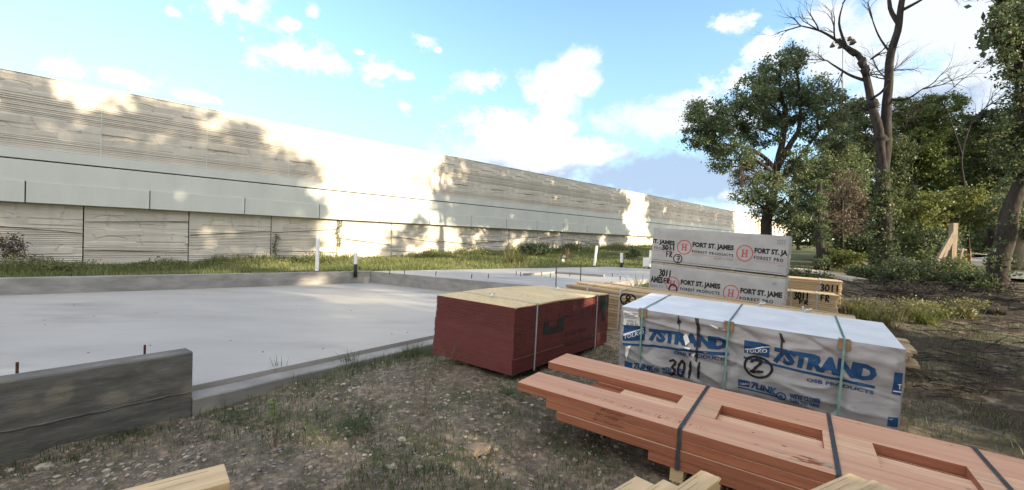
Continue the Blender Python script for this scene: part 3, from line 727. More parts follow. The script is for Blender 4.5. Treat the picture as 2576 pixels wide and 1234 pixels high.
    # scuffed black print on the top panel
    top = Face(r, (0, 0, H+.004), (1, 0, 0), (0, 1, 0), (0, 0, 1), lambda u, v: .030*math.sin(math.pi*v/D)*(1-.5*u/W)+.004*math.sin(u*9)*math.sin(v*5), W, D)
    for (x, y, w, h) in ((.14, 1.2, .035, .62), (.2, 1.05, .03, .3), (1.08, 1.0, .03, .4)):
        for k in range(16):
            yy = y + h*k/16; ww = w*rg.uniform(.3, 1)
            if rg.random() < .25: continue
            top.quad([(x, yy), (x+ww, yy+.004), (x+ww*.9, yy+h/22), (x+.004, yy+h/26)], MAT['lumberw'], -.0008, 'scuffed_print', 0)
build_red()

# ------------------------------------------------------------------ wrapped board pack (blue print)
def build_wrap():
    H = .86; W, D = 2.44, 1.22
    mt = frame((1.26724, 4.97711, -.70171), -.58136, .04379, .04720, H)
    r = thing('wrapped_panel_pack', 'large white wrapped pack of boards with bold blue printing and green straps', 'wrapped boards', mat=mt)
    straps = (.245, 1.105, 2.03)
    def fr(u, v):
        p = Vector((u*2.2, v*3.2, .3)); a = noise.fractal(p, 1., 2., 5)*.026 - .032*(1-abs(noise.noise(Vector((u*1.6+v*2.6, v*2.2-u*.8, 4)))))**7 + .028*(1-abs(noise.noise(Vector((u*1.2, v*6+u, 9)))))**6*min(1, v/.3) + .02*math.sin(5*u+.6)*(1-v/H)*.6
        a += .012*math.sin(7*u + 5*v + 3*noise.noise(Vector((u*1.5, v*1.5, 7))))*max(0, 1-v/H)*.8
        a += .008*math.sin(40*(v + .1*noise.noise(Vector((u*2, 0, 3)))))*max(0, (v-.62)/.24)
        for s in straps:                                          # pulled in at each strap
            a -= .018*math.exp(-((u-s)/.05)**2)
        e = min(1, u/.05, (W-u)/.05, max(0, (H-v)/.05))
        return (a+.012)*e
    nx, nz = 200, 74; V = []; 
    for j in range(nz+1):
        for i in range(nx+1):
            u, v = W*i/nx, H*j/nz; V.append((u, -fr(u, v), v))
    i = np.arange((nx+1)*(nz+1)).reshape(nz+1, nx+1); F = np.stack([i[:-1, :-1], i[:-1, 1:], i[1:, 1:], i[1:, :-1]], -1).reshape(-1, 4)
    meshobj('front_wrap', V, F, MAT['wrap'], r, True)
    def side(x, sg):
        VV = []; ny, nz2 = 50, 36
        for j in range(nz2+1):
            for k in range(ny+1):
                y, z = D*k/ny, H*j/nz2; e = min(1, y/.05, (D-y)/.05, (H-z)/.05)
                VV.append((x + sg*e*(.014+.014*noise.fractal(Vector((y*2.5, z*2.5, x)), 1., 2., 4)), y, z))
        ii = np.arange((ny+1)*(nz2+1)).reshape(nz2+1, ny+1); FF = np.stack([ii[:-1, :-1], ii[:-1, 1:], ii[1:, 1:], ii[1:, :-1]], -1).reshape(-1, 4)
        meshobj('end_wrap', VV, FF, MAT['wrap'], r, True)
    side(0, -1); side(W, 1)
    VV = []; nx2, ny = 80, 40
    for j in range(ny+1):
        for k in range(nx2+1):
            x, y = W*k/nx2, D*j/ny; e = min(1, x/.06, (W-x)/.06, y/.06, (D-y)/.06); VV.append((x, y, H + e*.006*noise.fractal(Vector((x*3, y*3, 2)), 1., 2., 3)))
    ii = np.arange((nx2+1)*(ny+1)).reshape(ny+1, nx2+1); FF = np.stack([ii[:-1, :-1], ii[:-1, 1:], ii[1:, 1:], ii[1:, :-1]], -1).reshape(-1, 4)
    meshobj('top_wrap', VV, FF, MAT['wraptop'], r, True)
    bm = bmesh.new(); box(bm, .05, W-.05, .07, D-.05, 0, H-.03); obj('boards', bm, MAT['osb'], r)
    skids(r, (.2, .95, 1.7, 2.3), .02, D-.02, .09)
    f = Face(r, (0, 0, 0), (1, 0, 0), (0, 0, 1), (0, -1, 0), fr, W, H); f.step = .022; f.more = .003
    q = lambda u, v: f.px((1800+u*.40519)/1.198, (820+v*.40519)/1.198)
    B, I, Wh = MAT['blue'], MAT['ink'], MAT['white']
    # left print
    f.quad([q(197, 393), q(355, 410), q(352, 510), q(200, 506)], B); f.quad([q(203, 455), q(340, 420), q(342, 428), q(205, 467)], Wh, .004, 'printed_line')
    f.text('TOLKO', q(207, 495), q(343, 462), q(207, 466), Wh, .02, .0045); 
    f.text('7STRAND', q(378, 514), q(962, 590), q(372, 418), B, .06, .003, space=.94, shear=.02)
    f.quad([q(200, 520), q(975, 604), q(975, 626), q(202, 535)], B, .0028, 'printed_bar')
    f.text('OSB PRODUCTS', q(570, 612), q(968, 668), q(570, 584), B, .03, .003)
    f.quad([q(205, 658), q(270, 672), q(268, 708), q(205, 698)], B); f.text('7LINK', q(276, 710), q(428, 735), q(274, 668), B, .05, .003, shear=.05)
    f.quad([q(205, 702), q(430, 738), q(430, 746), q(205, 712)], B, .0028, 'printed_bar')
    c = q(447, 725); f.ring(c, .022, .024, .009, B); f.ring(c, .006, .006, .011, B)
    f.text("WE'RE CLOSER", q(485, 728), q(655, 752), q(485, 700), B, .045, .003); f.text('THAN YOU THINK', q(485, 756), q(655, 786), q(485, 734), B, .045, .003)
    # right print
    f.quad([q(1095, 506), q(1283, 540), q(1278, 638), q(1092, 602)], B); f.quad([q(1100, 572), q(1282, 550), q(1282, 558), q(1100, 582)], Wh, .004, 'printed_line')
    f.text('TOLKO', q(1103, 602), q(1264, 600), q(1103, 575), Wh, .02, .0045)
    f.text('7STRAND', q(1300, 670), q(2062, 830), q(1308, 549), B, .06, .003, space=.94, shear=.02)
    f.quad([q(1088, 628), q(2066, 850), q(2066, 872), q(1088, 644)], B, .0028, 'printed_bar')
    f.text('OSB PRODUCTS', q(1555, 806), q(2056, 912), q(1557, 780), B, .03, .003)
    f.quad([q(1050, 792), q(1135, 812), q(1132, 858), q(1050, 842)], B); f.text('TOLKO', q(1062, 838), q(1126, 840), q(1062, 822), Wh, .01, .0045)
    f.text('7LINK', q(1140, 862), q(1335, 912), q(1140, 808), B, .05, .003, shear=.05)
    f.quad([q(1048, 850), q(1332, 918), q(1332, 928), q(1048, 860)], B, .0028, 'printed_bar')
    c = q(1367, 918); f.ring(c, .036, .034, .013, B); f.ring(c, .009, .009, .017, B)
    f.text("WE'RE CLOSER", q(1430, 930), q(1662, 976), q(1430, 890), B, .045, .003); f.text('THAN YOU THINK', q(1427, 962), q(1658, 1012), q(1427, 932), B, .045, .003)
    f.quad([q(2208, 740), q(2330, 765), q(2318, 930), q(2190, 905)], B); f.quad([q(2200, 880), q(2330, 900), q(2330, 907), q(2200, 889)], Wh, .004, 'printed_line')
    f.text('TO', q(2234, 872), q(2300, 880), q(2234, 830), Wh, .02, .0045); f.quad([q(2158, 1068), q(2300, 1095), q(2290, 1165), q(2150, 1135)], B)
    # sprayed marks
    f.strokes(glyphs('3011', q(525, 762), q(785, 790), q(535, 655)), .026, MAT['spray'])
    c = q(1195, 705); e = q(1298, 712); t_ = q(1195, 632)
    f.ring(c, abs(e[0]-c[0]), abs(t_[1]-c[1]), .022, MAT['spray'], .005, 'sprayed_ring', rough=.03)
    f.strokes(glyphs('2', q(1125, 748), q(1245, 745), q(1130, 652)), .024, MAT['spray'])
    # black tape
    f.quad([q(722, 318), q(752, 318), q(768, 420), q(758, 540), q(745, 668), q(730, 660), q(740, 500), q(742, 400)], MAT['black'], .006, 'black_tape')
    f.quad([q(600, 308), q(606, 318), q(612, 355), q(628, 372), q(612, 385), q(618, 480), q(608, 400), q(592, 378), q(602, 350)], MAT['black'], .006, 'black_tape')
    f.quad([q(1352, 448), q(1375, 458), q(1385, 490), q(1400, 520), q(1382, 522), q(1372, 632), q(1362, 560), q(1366, 500)], MAT['black'], .006, 'black_tape')
    # small pale warm patches on the front wrap
    for pts in ([(640, 480), (665, 455), (690, 520), (660, 545)], [(645, 555), (700, 560), (690, 575)], [(222, 545), (262, 540), (240, 600), (225, 650), (218, 620)], [(842, 385), (905, 405), (900, 420)], [(930, 420), (985, 432), (1010, 440), (960, 440)], [(700, 610), (735, 600), (715, 640)]):
        f.quad([q(*p) for p in pts], MAT['shiny'], .006, 'pale_patch')
    # paper label and barcode
    f.quad([q(200, 285), q(318, 300), q(316, 402), q(196, 392)], MAT['label'], .002, 'paper_label')
    for k in range(4): f.quad([q(205, 300+k*12), q(300-10*(k % 2), 310+k*12), q(300-10*(k % 2), 314+k*12), q(205, 304+k*12)], MAT['inkgrey'], .004, 'label_print')
    f.text('63276112', q(225, 372), q(292, 380), q(225, 355), MAT['ink'], .01, .004)
    for k in range(12):
        if k % 5 == 3: continue
        f.quad([q(220+k*7, 376+k*.8), q(223+k*7, 376+k*.8), q(223+k*7, 398+k*.8), q(220+k*7, 398+k*.8)], MAT['ink'], .004, 'barcode_bar', 0)
    for s in straps:
        strap_loop('strap', r, s, .018, -.014, D, .0, H+.004, MAT['strapg'])
        bm = bmesh.new(); box(bm, s-.045, s+.045, -.022, -.010, H-.085, H+.001, .002); box(bm, s-.045, s+.045, -.022, .03, H+.0075, H+.010, .001); obj('corner_protector', bm, MAT['card'], r)
        bm = bmesh.new(); box(bm, s-.009, s+.009, -.0295, -.0265, 0, H+.013); box(bm, s-.009, s+.009, -.0295, .07, H+.0105, H+.013); obj('strap', bm, MAT['strapg'], r)
build_wrap()

# ------------------------------------------------------------------ board piles
def boards(root, W, D, H, bw, bt, mat, rg, stag=.0, gap=.003, top_missing=(), ragged_right=.0, taper=None):
    rows = int(H/bt); cols = int(D/bw); n = 0
    for j in range(rows):
        for i in range(cols):
            if j == rows-1 and i in top_missing: continue
            x0 = rg.uniform(-stag, stag); x1 = W + rg.uniform(-stag, stag)
            if ragged_right and rows*.38 < j < rows*.8: x1 += ragged_right*(.4+.6*rg.random())*(1 if j < rows*.68 else .45)
            y0 = i*bw + gap + rg.uniform(-.002, .002); 
            bm = bmesh.new(); box(bm, x0, x1, y0, y0+bw-2*gap, j*bt + rg.uniform(0, .003), j*bt+bt-.006, .003)
            obj('board', bm, mat, root); n += 1
    return rows*bt, cols*bw
def build_pile():
    A = at(1425, 711, 8.0) - EYEV; H = .80
    mt = frame(A, -.5814, .0, .054, H)
    r = thing('strapped_board_pile', 'long low pile of strapped pine boards marked 8, stretching behind the blue printed pack', 'board pile', mat=mt)
    rg = random.Random(4); W, D = 4.27, 1.18
    h, d = boards(r, W, D, H, .2355, .0475, MAT['lumber'], rg, .012, ragged_right=.66)
    for k, y in enumerate((.32, .52, .78)):                           # loose boards on top
        bm = bmesh.new(); box(bm, .18*k+.05, W-.15-.1*k, y, y+.14, h+.002, h+.036, .003); obj('loose_board', bm, MAT['lumber'], r)
    skids(r, (.3, 1.6, 2.9, 4.0), .02, d-.02, .09)
    for s in (.42, 1.02, 3.05, 3.62):
        st = strap_loop('strap', r, s, .03, 0.0, d, 0, h+.036, MAT['strapw'])
    for s in (3.05, 3.62):
        bm = bmesh.new()
        for k in range(2):
            sg = 1 if k else -1; q = [(s, .18, h+.045), (s+.02, .18+sg*.05, h+.10), (s+.10, .2+sg*.07, h+.12), (s+.06, .19+sg*.02, h+.06)]
            bm.faces.new([bm.verts.new(p) for p in q]); q = [(s, .17, h+.04), (s-.05*sg, .10, h+.02), (s+.03-.05*sg, .06, h+.05), (s+.04, .14, h+.05)]; bm.faces.new([bm.verts.new(p) for p in q])
        obj('strap_tail', bm, MAT['strapw'], r)
    f = Face(r, (0, 0, 0), (1, 0, 0), (0, 0, 1), (0, -1, 0), None, W, h)
    c = f.px(1580, 754); f.ring(c, .13, .10, .03, MAT['spray'], .004, 'sprayed_ring'); u, v = c
    f.strokes(glyphs('8', (u-.07, v-.09), (u+.07, v-.09), (u-.07, v+.07)), .03, MAT['spray'], .004)
build_pile()

def lumber_bundle(A, yaw, tx, ty, W, D, H, label, marks, seed, mat='lumbery', bt=.04, bw=.145, straps=(.3,)):
    mt = frame(A, yaw, tx, ty, H)
    r = thing('lumber_bundle', label, 'lumber bundle', mat=mt); rg = random.Random(seed)
    h, d = boards(r, W, D, H, bw, bt, MAT[mat], rg, .03)
    for s in straps: strap_loop('strap', r, s, .03, 0, d, 0, h, MAT['strapw'])
    skids(r, (.25, W-.3), .02, d-.02, .09)
    f = Face(r, (0, 0, 0), (1, 0, 0), (0, 0, 1), (0, -1, 0), None, W, h)
    for s, bl, br, tl, w in marks: f.strokes(glyphs(s, f.px(*bl), f.px(*br), f.px(*tl)), w, MAT['spray'], .005)
    return r
# short yellow bundles to the right of the wrapped lumber
lumber_bundle(at(1970, 697, 10.2)-EYEV, -.5814, .0, .03, 1.10, .73, .52, 'yellow pine bundle farthest back, its top above the bundle marked 3011', [('3011', (2062, 731), (2112, 735), (2063, 716), .03)], 21, bw=.18, straps=(.72,))
lumber_bundle(at(1966, 728, 9.2)-EYEV, -.5814, .0, .03, 0.955, .55, .42, 'short yellow pine bundle sprayed 3011 FR beside wrapped lumber packs', [('3011', (1996, 752), (2035, 756), (1997, 734), .03), ('FR', (2008, 764), (2034, 767), (2009, 755), .025), ('FR', (2062, 757), (2087, 760), (2063, 742), .025)], 22, bw=.18, straps=(.18, .62))

# ------------------------------------------------------------------ wrapped lumber packs, one on the other
def hlogo(f, c, ru, rv, mat):
    f.ring(c, ru, rv, ru*.13, mat); u, v = c; a, b = ru*.36, rv*.42; w = ru*.17; t = rv*.1
    for sg in (-1, 1):
        x = u + sg*a*.68; f.quad([(x-w/2, v-b), (x+w/2, v-b), (x+w/2, v+b), (x-w/2, v+b)], mat, .003, 'emblem_bar')
        for e in (-1, 1): f.quad([(x-w*1.05, v+e*b-t/2), (x+w*1.05, v+e*b-t/2), (x+w*1.05, v+e*b+t/2), (x-w*1.05, v+e*b+t/2)], mat, .0034, 'emblem_bar')
    f.quad([(u-a*.6, v-t*.7), (u+a*.6, v-t*.7), (u+a*.6, v+t*.7), (u-a*.6, v+t*.7)], mat, .0038, 'emblem_bar')
def wrapped_lumber(A, yaw, tx, ty, W, D, H, label, seed):
    mt = frame(A, yaw, tx, ty, H); r = thing('wrapped_lumber_pack', label, 'wrapped lumber', mat=mt)
    def fr(u, v):
        e = min(1, u/.04, (W-u)/.04, max(0, (H-v)/.04)); return e*(.006+.007*noise.fractal(Vector((u*3+seed, v*3, seed)), 1., 2., 4) + .003*math.sin(9*u+14*v+seed))
    nx, nz = 80, 26
    V = [(W*i/nx, -fr(W*i/nx, H*j/nz), H*j/nz) for j in range(nz+1) for i in range(nx+1)]
    i = np.arange((nx+1)*(nz+1)).reshape(nz+1, nx+1); F = np.stack([i[:-1, :-1], i[:-1, 1:], i[1:, 1:], i[1:, :-1]], -1).reshape(-1, 4)
    meshobj('front_wrap', V, F, MAT['wrapgrey'], r, True)
    ny = 40
    V = [(W + (.012*noise.fractal(Vector((D*k/ny*4, H*j/nz*5, seed+3)), 1., 2., 4)+.012)*min(1, k/2, (ny-k)/2, (nz-j)/2), D*k/ny, H*j/nz) for j in range(nz+1) for k in range(ny+1)]
    i = np.arange((ny+1)*(nz+1)).reshape(nz+1, ny+1); F = np.stack([i[:-1, :-1], i[:-1, 1:], i[1:, 1:], i[1:, :-1]], -1).reshape(-1, 4)
    meshobj('end_wrap', V, F, MAT['wrapgrey'], r, True)
    bm = bmesh.new(); box(bm, 0, W, 0, D, H+.0005, H+.003); obj('top_wrap', bm, MAT['wrapgrey'], r)
    bm = bmesh.new(); box(bm, .01, W-.01, .01, D, .0, H-.002); obj('studs', bm, MAT['lumberw'], r)
    f = Face(r, (0, 0, 0), (1, 0, 0), (0, 0, 1), (0, -1, 0), fr, W, H)
    return r, f
def build_james():
    yaw = -.60; W, D = 2.37, 1.05
    Aup = at(1645, 573.5, 9.0) - EYEV; Hu = .69
    K, RD, S = MAT['ink'], MAT['inkred'], MAT['spray']; G2 = MAT['inkgrey']
    q0 = lambda u, v: ((1900+u*.24315)/1.198, (660+v*.24315)/1.198)
    # lower pack first
    Hl = .70; Alo = at(1637.5, 663, 9.0) - EYEV
    r, f = wrapped_lumber(Alo, yaw, .01, .072, W, D, Hl, 'lower wrapped lumber pack of two, sprayed 3011 at upper left, half hidden by boards', 3)
    q = lambda u, v: f.px(*q0(u, v))
    f.text('AMES', q(248, 785), q(402, 803), q(250, 703), K, .055); f.text('DUCTS', q(245, 838), q(402, 858), q(245, 805), G2, .0)
    def lg(cu, cv, rad, ff, qq):
        c = qq(cu, cv); e = qq(cu+rad, cv+rad*.1); t = qq(cu, cv-rad); hlogo(ff, c, abs(e[0]-c[0]), abs(t[1]-c[1]), RD)
    lg(520, 805, 84, f, q); lg(1245, 920, 96, f, q)
    f.text('FORT ST. JAMES', q(622, 830), q(1112, 890), q(627, 750), K, .055); f.text('FOREST PRODUCTS', q(615, 884), q(1105, 944), q(617, 848), K, .03, space=1.2)
    f.text('FORT ST. JAME', q(1358, 940), q(1880, 1004), q(1363, 853), K, .055); f.text('FOREST PRO', q(1352, 1002), q(1770, 1052), q(1354, 962), K, .03, space=1.2)
    f.strokes(glyphs('3011', q(350, 705), q(505, 720), q(360, 628)), .024, S); f.strokes(glyphs('FR', q(405, 795), q(490, 800), q(408, 738)), .022, S)
    c = q(528, 872); f.ring(c, .075, .09, .025, S, .005, 'sprayed_ring')
    for k in range(6): f.quad([q(1762+18*(k % 3), 790+20*(k//3)), q(1775+18*(k % 3), 792+20*(k//3)), q(1775+18*(k % 3), 800+20*(k//3)), q(1762+18*(k % 3), 798+20*(k//3))], G2, .003, 'small_print', 0)
    skids(r, (.25, 1.2, 2.1), .02, D-.02, .09)
    # sticks between the two packs
    for x in (.2, .85, 1.5, 2.15):
        bm = bmesh.new(); box(bm, x-.05, x+.05, .0, D-.02, Hl+.004, Hl+.038, .003); obj('bearer', bm, MAT['lumberw'], r)
    bm = bmesh.new(); box(bm, .03, W-.02, .02, .11, Hl+.005, Hl+.034, .004); obj('bearer', bm, MAT['lumberw'], r)
    r, f = wrapped_lumber(Aup, yaw, .01, .062, W, D, Hu, 'upper wrapped lumber pack with red ringed emblems, resting on another pack', 8)
    q = lambda u, v: f.px(*q0(u, v))
    f.text('ST. JAMES', q(262, 312), q(550, 345), q(264, 244), K, .055); f.text('PRODUCTS', q(298, 378), q(545, 402), q(299, 340), K, -.005, space=1.2)
    lg(668, 352, 86, f, q); lg(1416, 428, 98, f, q)
    f.text('FORT ST. JAMES', q(768, 364), q(1280, 412), q(773, 286), K, .055); f.text('FOREST PRODUCTS', q(764, 418), q(1275, 472), q(765, 388), K, .03, space=1.2)
    f.quad([q(764, 434), q(1275, 490), q(1275, 496), q(764, 440)], MAT['inkgreyred'], .003, 'printed_line'); f.text('PRODUCT OF CANADA', q(1030, 500), q(1270, 521), q(1030, 484), G2, .0)
    f.text('FORT ST. JA', q(1534, 442), q(1945, 478), q(1540, 358), K, .055); f.text('FOREST PRO', q(1528, 500), q(1896, 541), q(1530, 456), K, .03, space=1.2)
    f.quad([q(1526, 518), q(1910, 555), q(1910, 561), q(1526, 524)], MAT['inkgreyred'], .003, 'printed_line'); f.text('PROD', q(1830, 584), q(1890, 590), q(1830, 570), G2, .0)
    f.quad([q(295, 388), q(545, 412), q(545, 418), q(295, 394)], MAT['inkgreyred'], .003, 'printed_line')
    for a, b in (((268, 497), (1255, 603)), ((268, 519), (1255, 626)), ((1285, 608), (1890, 676)), ((1285, 631), (1890, 700))):
        f.quad([q(*a), q(*b), q(b[0], b[1]+6), q(a[0], a[1]+6)], G2, .003, 'printed_line')
    for k in range(12): f.quad([q(1820+28*(k % 4), 262+22*(k//4)), q(1838+28*(k % 4), 264+22*(k//4)), q(1838+28*(k % 4), 272+22*(k//4)), q(1820+28*(k % 4), 270+22*(k//4))], G2, .003, 'small_print', 0)
    f.strokes(glyphs('3011', q(390, 380), q(556, 385), q(392, 325)), .022, S); f.strokes(glyphs('FR', q(438, 470), q(522, 478), q(440, 405)), .018, S)
    c = q(588, 494); e = q(640, 500); t = q(588, 442); f.ring(c, abs(e[0]-c[0]), abs(t[1]-c[1]), .018, S, .005, 'sprayed_ring'); f.strokes(glyphs('7', q(560, 528), q(620, 532), q(562, 462)), .018, S)
build_james()

# ------------------------------------------------------------------ red beams
def build_beams():
    A = at(1302, 960, 3.78) - EYEV; bt = .074; n = 4; H = bt*n
    mt = frame(A, -.5814, .0, .050, H)
    r = thing('beam_bundle', 'strapped bundle of long reddish engineered beams with pencilled side, lying across the foreground', 'beam bundle', mat=mt)
    L_ = 4.9; bw = .368; D = 1.14; rg = random.Random(2)
    def beam(x0, x1, y0, y1, j, top='beam', dz=0., side='beamside'):
        bm = bmesh.new(); box(bm, x0, x1, y0, y1, j*bt + dz, (j+1)*bt-.003 + dz, .003)
        bm.normal_update()
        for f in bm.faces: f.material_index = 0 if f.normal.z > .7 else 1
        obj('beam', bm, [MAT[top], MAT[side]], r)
    # top layer: two full-length outer beams, short pieces in the middle
    beam(0, L_, 0, bw, 3); beam(-.09, L_, D-bw-.05, D, 3)
    y0, y1 = bw+.004, D-bw-.056
    beam(1.215, 1.33, y0, y1, 3, 'beamtan', .001); beam(1.334, 1.515, y0, y1, 3, 'beamtan', .002); beam(2.18, 2.465, y0, y1, 3, 'beamtan', .001); beam(2.93, L_, y0, y1, 3, 'beamtan', .001)
    # second layer
    beam(.285, L_, .006, bw, 2, 'beamtan'); beam(.45, L_, D-bw-.05, D, 2, 'beamtan'); beam(.74, L_, y0, y1-.10, 2, 'beamtan', .030); beam(.76, L_, y1-.098, y1, 2, 'beamside', -.012)
    beam(.40, .738, y0, y1, 2, 'beamside', -.03)
    # third and fourth
    beam(.39, L_, .0, bw, 1, 'beamtan'); beam(.45, L_, bw+.004, y1, 1, 'beamtan', -.004); beam(.42, L_, y1+.004, D, 1, 'beamtan')
    beam(1.14, L_, .012, bw, 0, 'beamtan'); beam(1.1, L_, bw+.004, y1, 0, 'beamtan'); beam(1.1, L_, y1+.004, D, 0, 'beamtan')
    for x in (1.34, 2.9, 4.4):
        bm = bmesh.new(); box(bm, x-.045, x+.045, .03, D-.02, -.10, -.002, .003); obj('skid', bm, MAT['lumber'], r)
    for s in (1.345, 2.235, 3.06): strap_loop('strap', r, s, .028, 0, D, 0, H, MAT['strapb'], .004)
    # bolt holes, knots and pencilled notes
    top = Face(r, (0, 0, H-.003), (1, 0, 0), (0, 1, 0), (0, 0, 1), None, L_, D)
    for k in range(26):
        x, y = rg.uniform(.6, 5), rg.choice((rg.uniform(.04, .36), rg.uniform(.75, 1.1))); a, b = rg.uniform(.006, .02), rg.uniform(.003, .008)
        top.quad([(x-a, y), (x, y-b), (x+a, y+.001), (x+.002, y+b)], MAT['pencil'], .0012, 'knot', 0)
    for k in range(46):                                            # scribbled stencil print along the front beam
        x = .42 + k*.024; y = .10 + rg.uniform(-.006, .006)
        if k % 6 == 5: continue
        top.quad([(x, y), (x+.004, y), (x+rg.uniform(.004, .02), y+.045), (x+rg.uniform(0, .012), y+.045)], MAT['beamside'], .0012, 'stencil_print', 0)
    for k in range(14):
        x, y = 2.0+rg.uniform(-.18, .18), .09+rg.uniform(-.05, .05); top.quad([(x, y), (x+.06, y-.008), (x+.09, y+.012), (x+.02, y+.016)], MAT['lumberw'] if k % 2 else MAT['beamside'], .0012, 'scuff', 0)
    f = Face(r, (0, 0, 0), (1, 0, 0), (0, 0, 1), (0, -1, 0), lambda u, v: -.006 if v < H-bt else 0., L_, H)
    q = lambda u, v: f.px((1250+u*.56565)/1.198, (780+v*.56565)/1.198)
    f.text('84 Lumber', q(985, 806), q(1115, 845), q(988, 790), MAT['pencil'], -.01, .0075, 'pencilled_note', shear=.1, step=0)
    f.text('PO. 63583', q(958, 832), q(1075, 864), q(960, 816), MAT['pencil'], -.01, .0075, 'pencilled_note', shear=.1, step=0)
    f.text('Ref 1710 GoVans', q(942, 856), q(1105, 905), q(944, 840), MAT['pencil'], -.01, .0075, 'pencilled_note', shear=.1, step=0)
build_beams()

# ------------------------------------------------------------------ lumber close to the camera
def plank(px, py, Y, yaw, L_, W, T, label, tilt=0., mat='lumbery', split=False, seed=1):
    p = at(px, py, Y); mt = Matrix.Translation(p) @ Matrix.Rotation(yaw, 4, 'Z') @ Matrix.Rotation(tilt, 4, 'Y') @ Matrix.Translation((0, 0, -T))
    r = thing('plank', label, 'plank', mat=mt, group='loose planks near the camera'); rg = random.Random(seed); y0, y1 = min(0, W), max(0, W)
    bm = bmesh.new(); box(bm, -L_, 0, y0, y1, 0, T, .003)
    if split:
        bmesh.ops.subdivide_edges(bm, edges=bm.edges[:], cuts=5)
        for v in bm.verts:
            if v.co.x > -.02: v.co.x += rg.uniform(-.025, .01)
    obj('timber', bm, MAT[mat], r)
    bm = bmesh.new(); x = -.06
    for k in range(3): box(bm, x-rg.uniform(.1, .5), x, W*(.2+.28*k), W*(.2+.28*k)+.0015, T+.0004, T+.0009); x -= .05
    obj('grain_check', bm, MAT['card'], r)
    return r
DIRL = math.atan2(.64, .77)
def support(px, py, Y, yaw, T, cols, bw, L_, inset, label, seed):
    p = at(px, py, Y); z1 = p.z - T - .003; z0 = g1(p.x, p.y); n = int((z1-z0)/.0455); rg = random.Random(seed)
    r = thing('lumber_stack', label, 'lumber stack', (p.x, p.y, z1 - n*.0455), yaw)
    for j in range(n):
        for i in range(cols):
            bm = bmesh.new(); box(bm, -L_, -inset*rg.uniform(1, 1.6), -(i+1)*bw+.003, -i*bw-.003, j*.0455, j*.0455+.043, .003); obj('board', bm, MAT['lumbery'], r)
support(564, 1166, 1.916, DIRL, .04, 2, .184, 1.7, .12, 'low stack of cut pine boards under the single plank at bottom left', 1)
support(1601, 1197, 1.84, R(41), .09, 3, .1, 1.1, .2, 'low stack of pine boards carrying the cut ends at the bottom edge', 2)
support(2136, 1189, 1.92, R(28), .06, 2, .108, 1.2, .2, 'low stack of pine boards under the two flat board ends at right', 3)
plank(564, 1166, 1.916, DIRL, 1.7, -.184, .04, 'single wide pine plank end at the bottom left of the picture', seed=3)
YR = R(41)
plank(1763, 1182, 1.87, YR, 1.2, -.085, .085, 'pine timber with a splintered end, tallest of the cut ends near the camera', 0, split=True, seed=4)
plank(1668, 1205, 1.80, YR, 1.2, -.085, .06, 'middle cut pine timber of three beside the splintered one', seed=5)
plank(1601, 1197, 1.84, YR, 1.2, -.088, .06, 'leftmost of three cut pine timbers at the bottom edge', seed=6)
plank(2136, 1189, 1.92, R(28), 1.3, -.105, .06, 'flat pine board end touching the front of the red beams at right', mat='lumber', seed=7)
plank(2195, 1206, 1.86, R(28), 1.3, -.105, .06, 'flat pine board end nearest the camera, rightmost of the cut boards', mat='lumber', seed=8)

# ------------------------------------------------------------------ foliage helpers
def leaf_quads(P, size, rg, flat=.0, aspect=.55):
    n = len(P); a = rg.normal(size=(n, 3)); 
    if flat: a[:, 2] *= (1-flat)
    a /= np.linalg.norm(a, axis=1, keepdims=True)+1e-9
    b = rg.normal(size=(n, 3)); b -= a*(a*b).sum(1, keepdims=True); b /= np.linalg.norm(b, axis=1, keepdims=True)+1e-9
    s = (size*rg.uniform(.6, 1.3, n))[:, None]
    V = np.stack([P - a*s*.5, P + b*s*aspect*.5, P + a*s*.5, P - b*s*aspect*.5], 1).reshape(-1, 3)
    return V
def quads(n): return np.arange(n*4).reshape(n, 4)
def clump_points(c, r, n_cl, n_leaf, rc, rg, shell=.35):
    """leaf positions in clumps inside an ellipsoid"""
    u = rg.normal(size=(n_cl, 3)); u /= np.linalg.norm(u, axis=1, keepdims=True)
    rad = rg.uniform(shell, 1, n_cl)**.6
    cc = np.array(c) + u*rad[:, None]*np.array(r)
    k = rg.uniform(.5, 1.3, n_cl)*rc
    P = cc[:, None, :] + rg.normal(size=(n_cl, n_leaf, 3))*k[:, None, None]*np.array([.55, .55, .38])
    return P.reshape(-1, 3)
def crown(name, blobs, mat, parent, leaf=.16, seed=1, dens=1., rc=.45, nleaf=60, base=None):
    rg = np.random.default_rng(seed); Ps = []
    for (c, r) in blobs:
        vol = r[0]*r[1]*r[2]; ncl = max(4, int(dens*7*vol**.72/ (rc/.45)**2))
        Ps.append(clump_points(c, r, ncl, nleaf, rc, rg))
    P = np.concatenate(Ps); 
    if base is not None: P = P - np.array(base)
    V = leaf_quads(P, leaf, rg); return meshobj(name, V, quads(len(P)), mat, parent)
def pxblob(px, py, rx, ry, Y, dep=1.):
    c = at(px, py, Y); return ((c.x, c.y, c.z), (rx/FOC*Y, (rx+ry)/2/FOC*Y*dep, ry/FOC*Y))
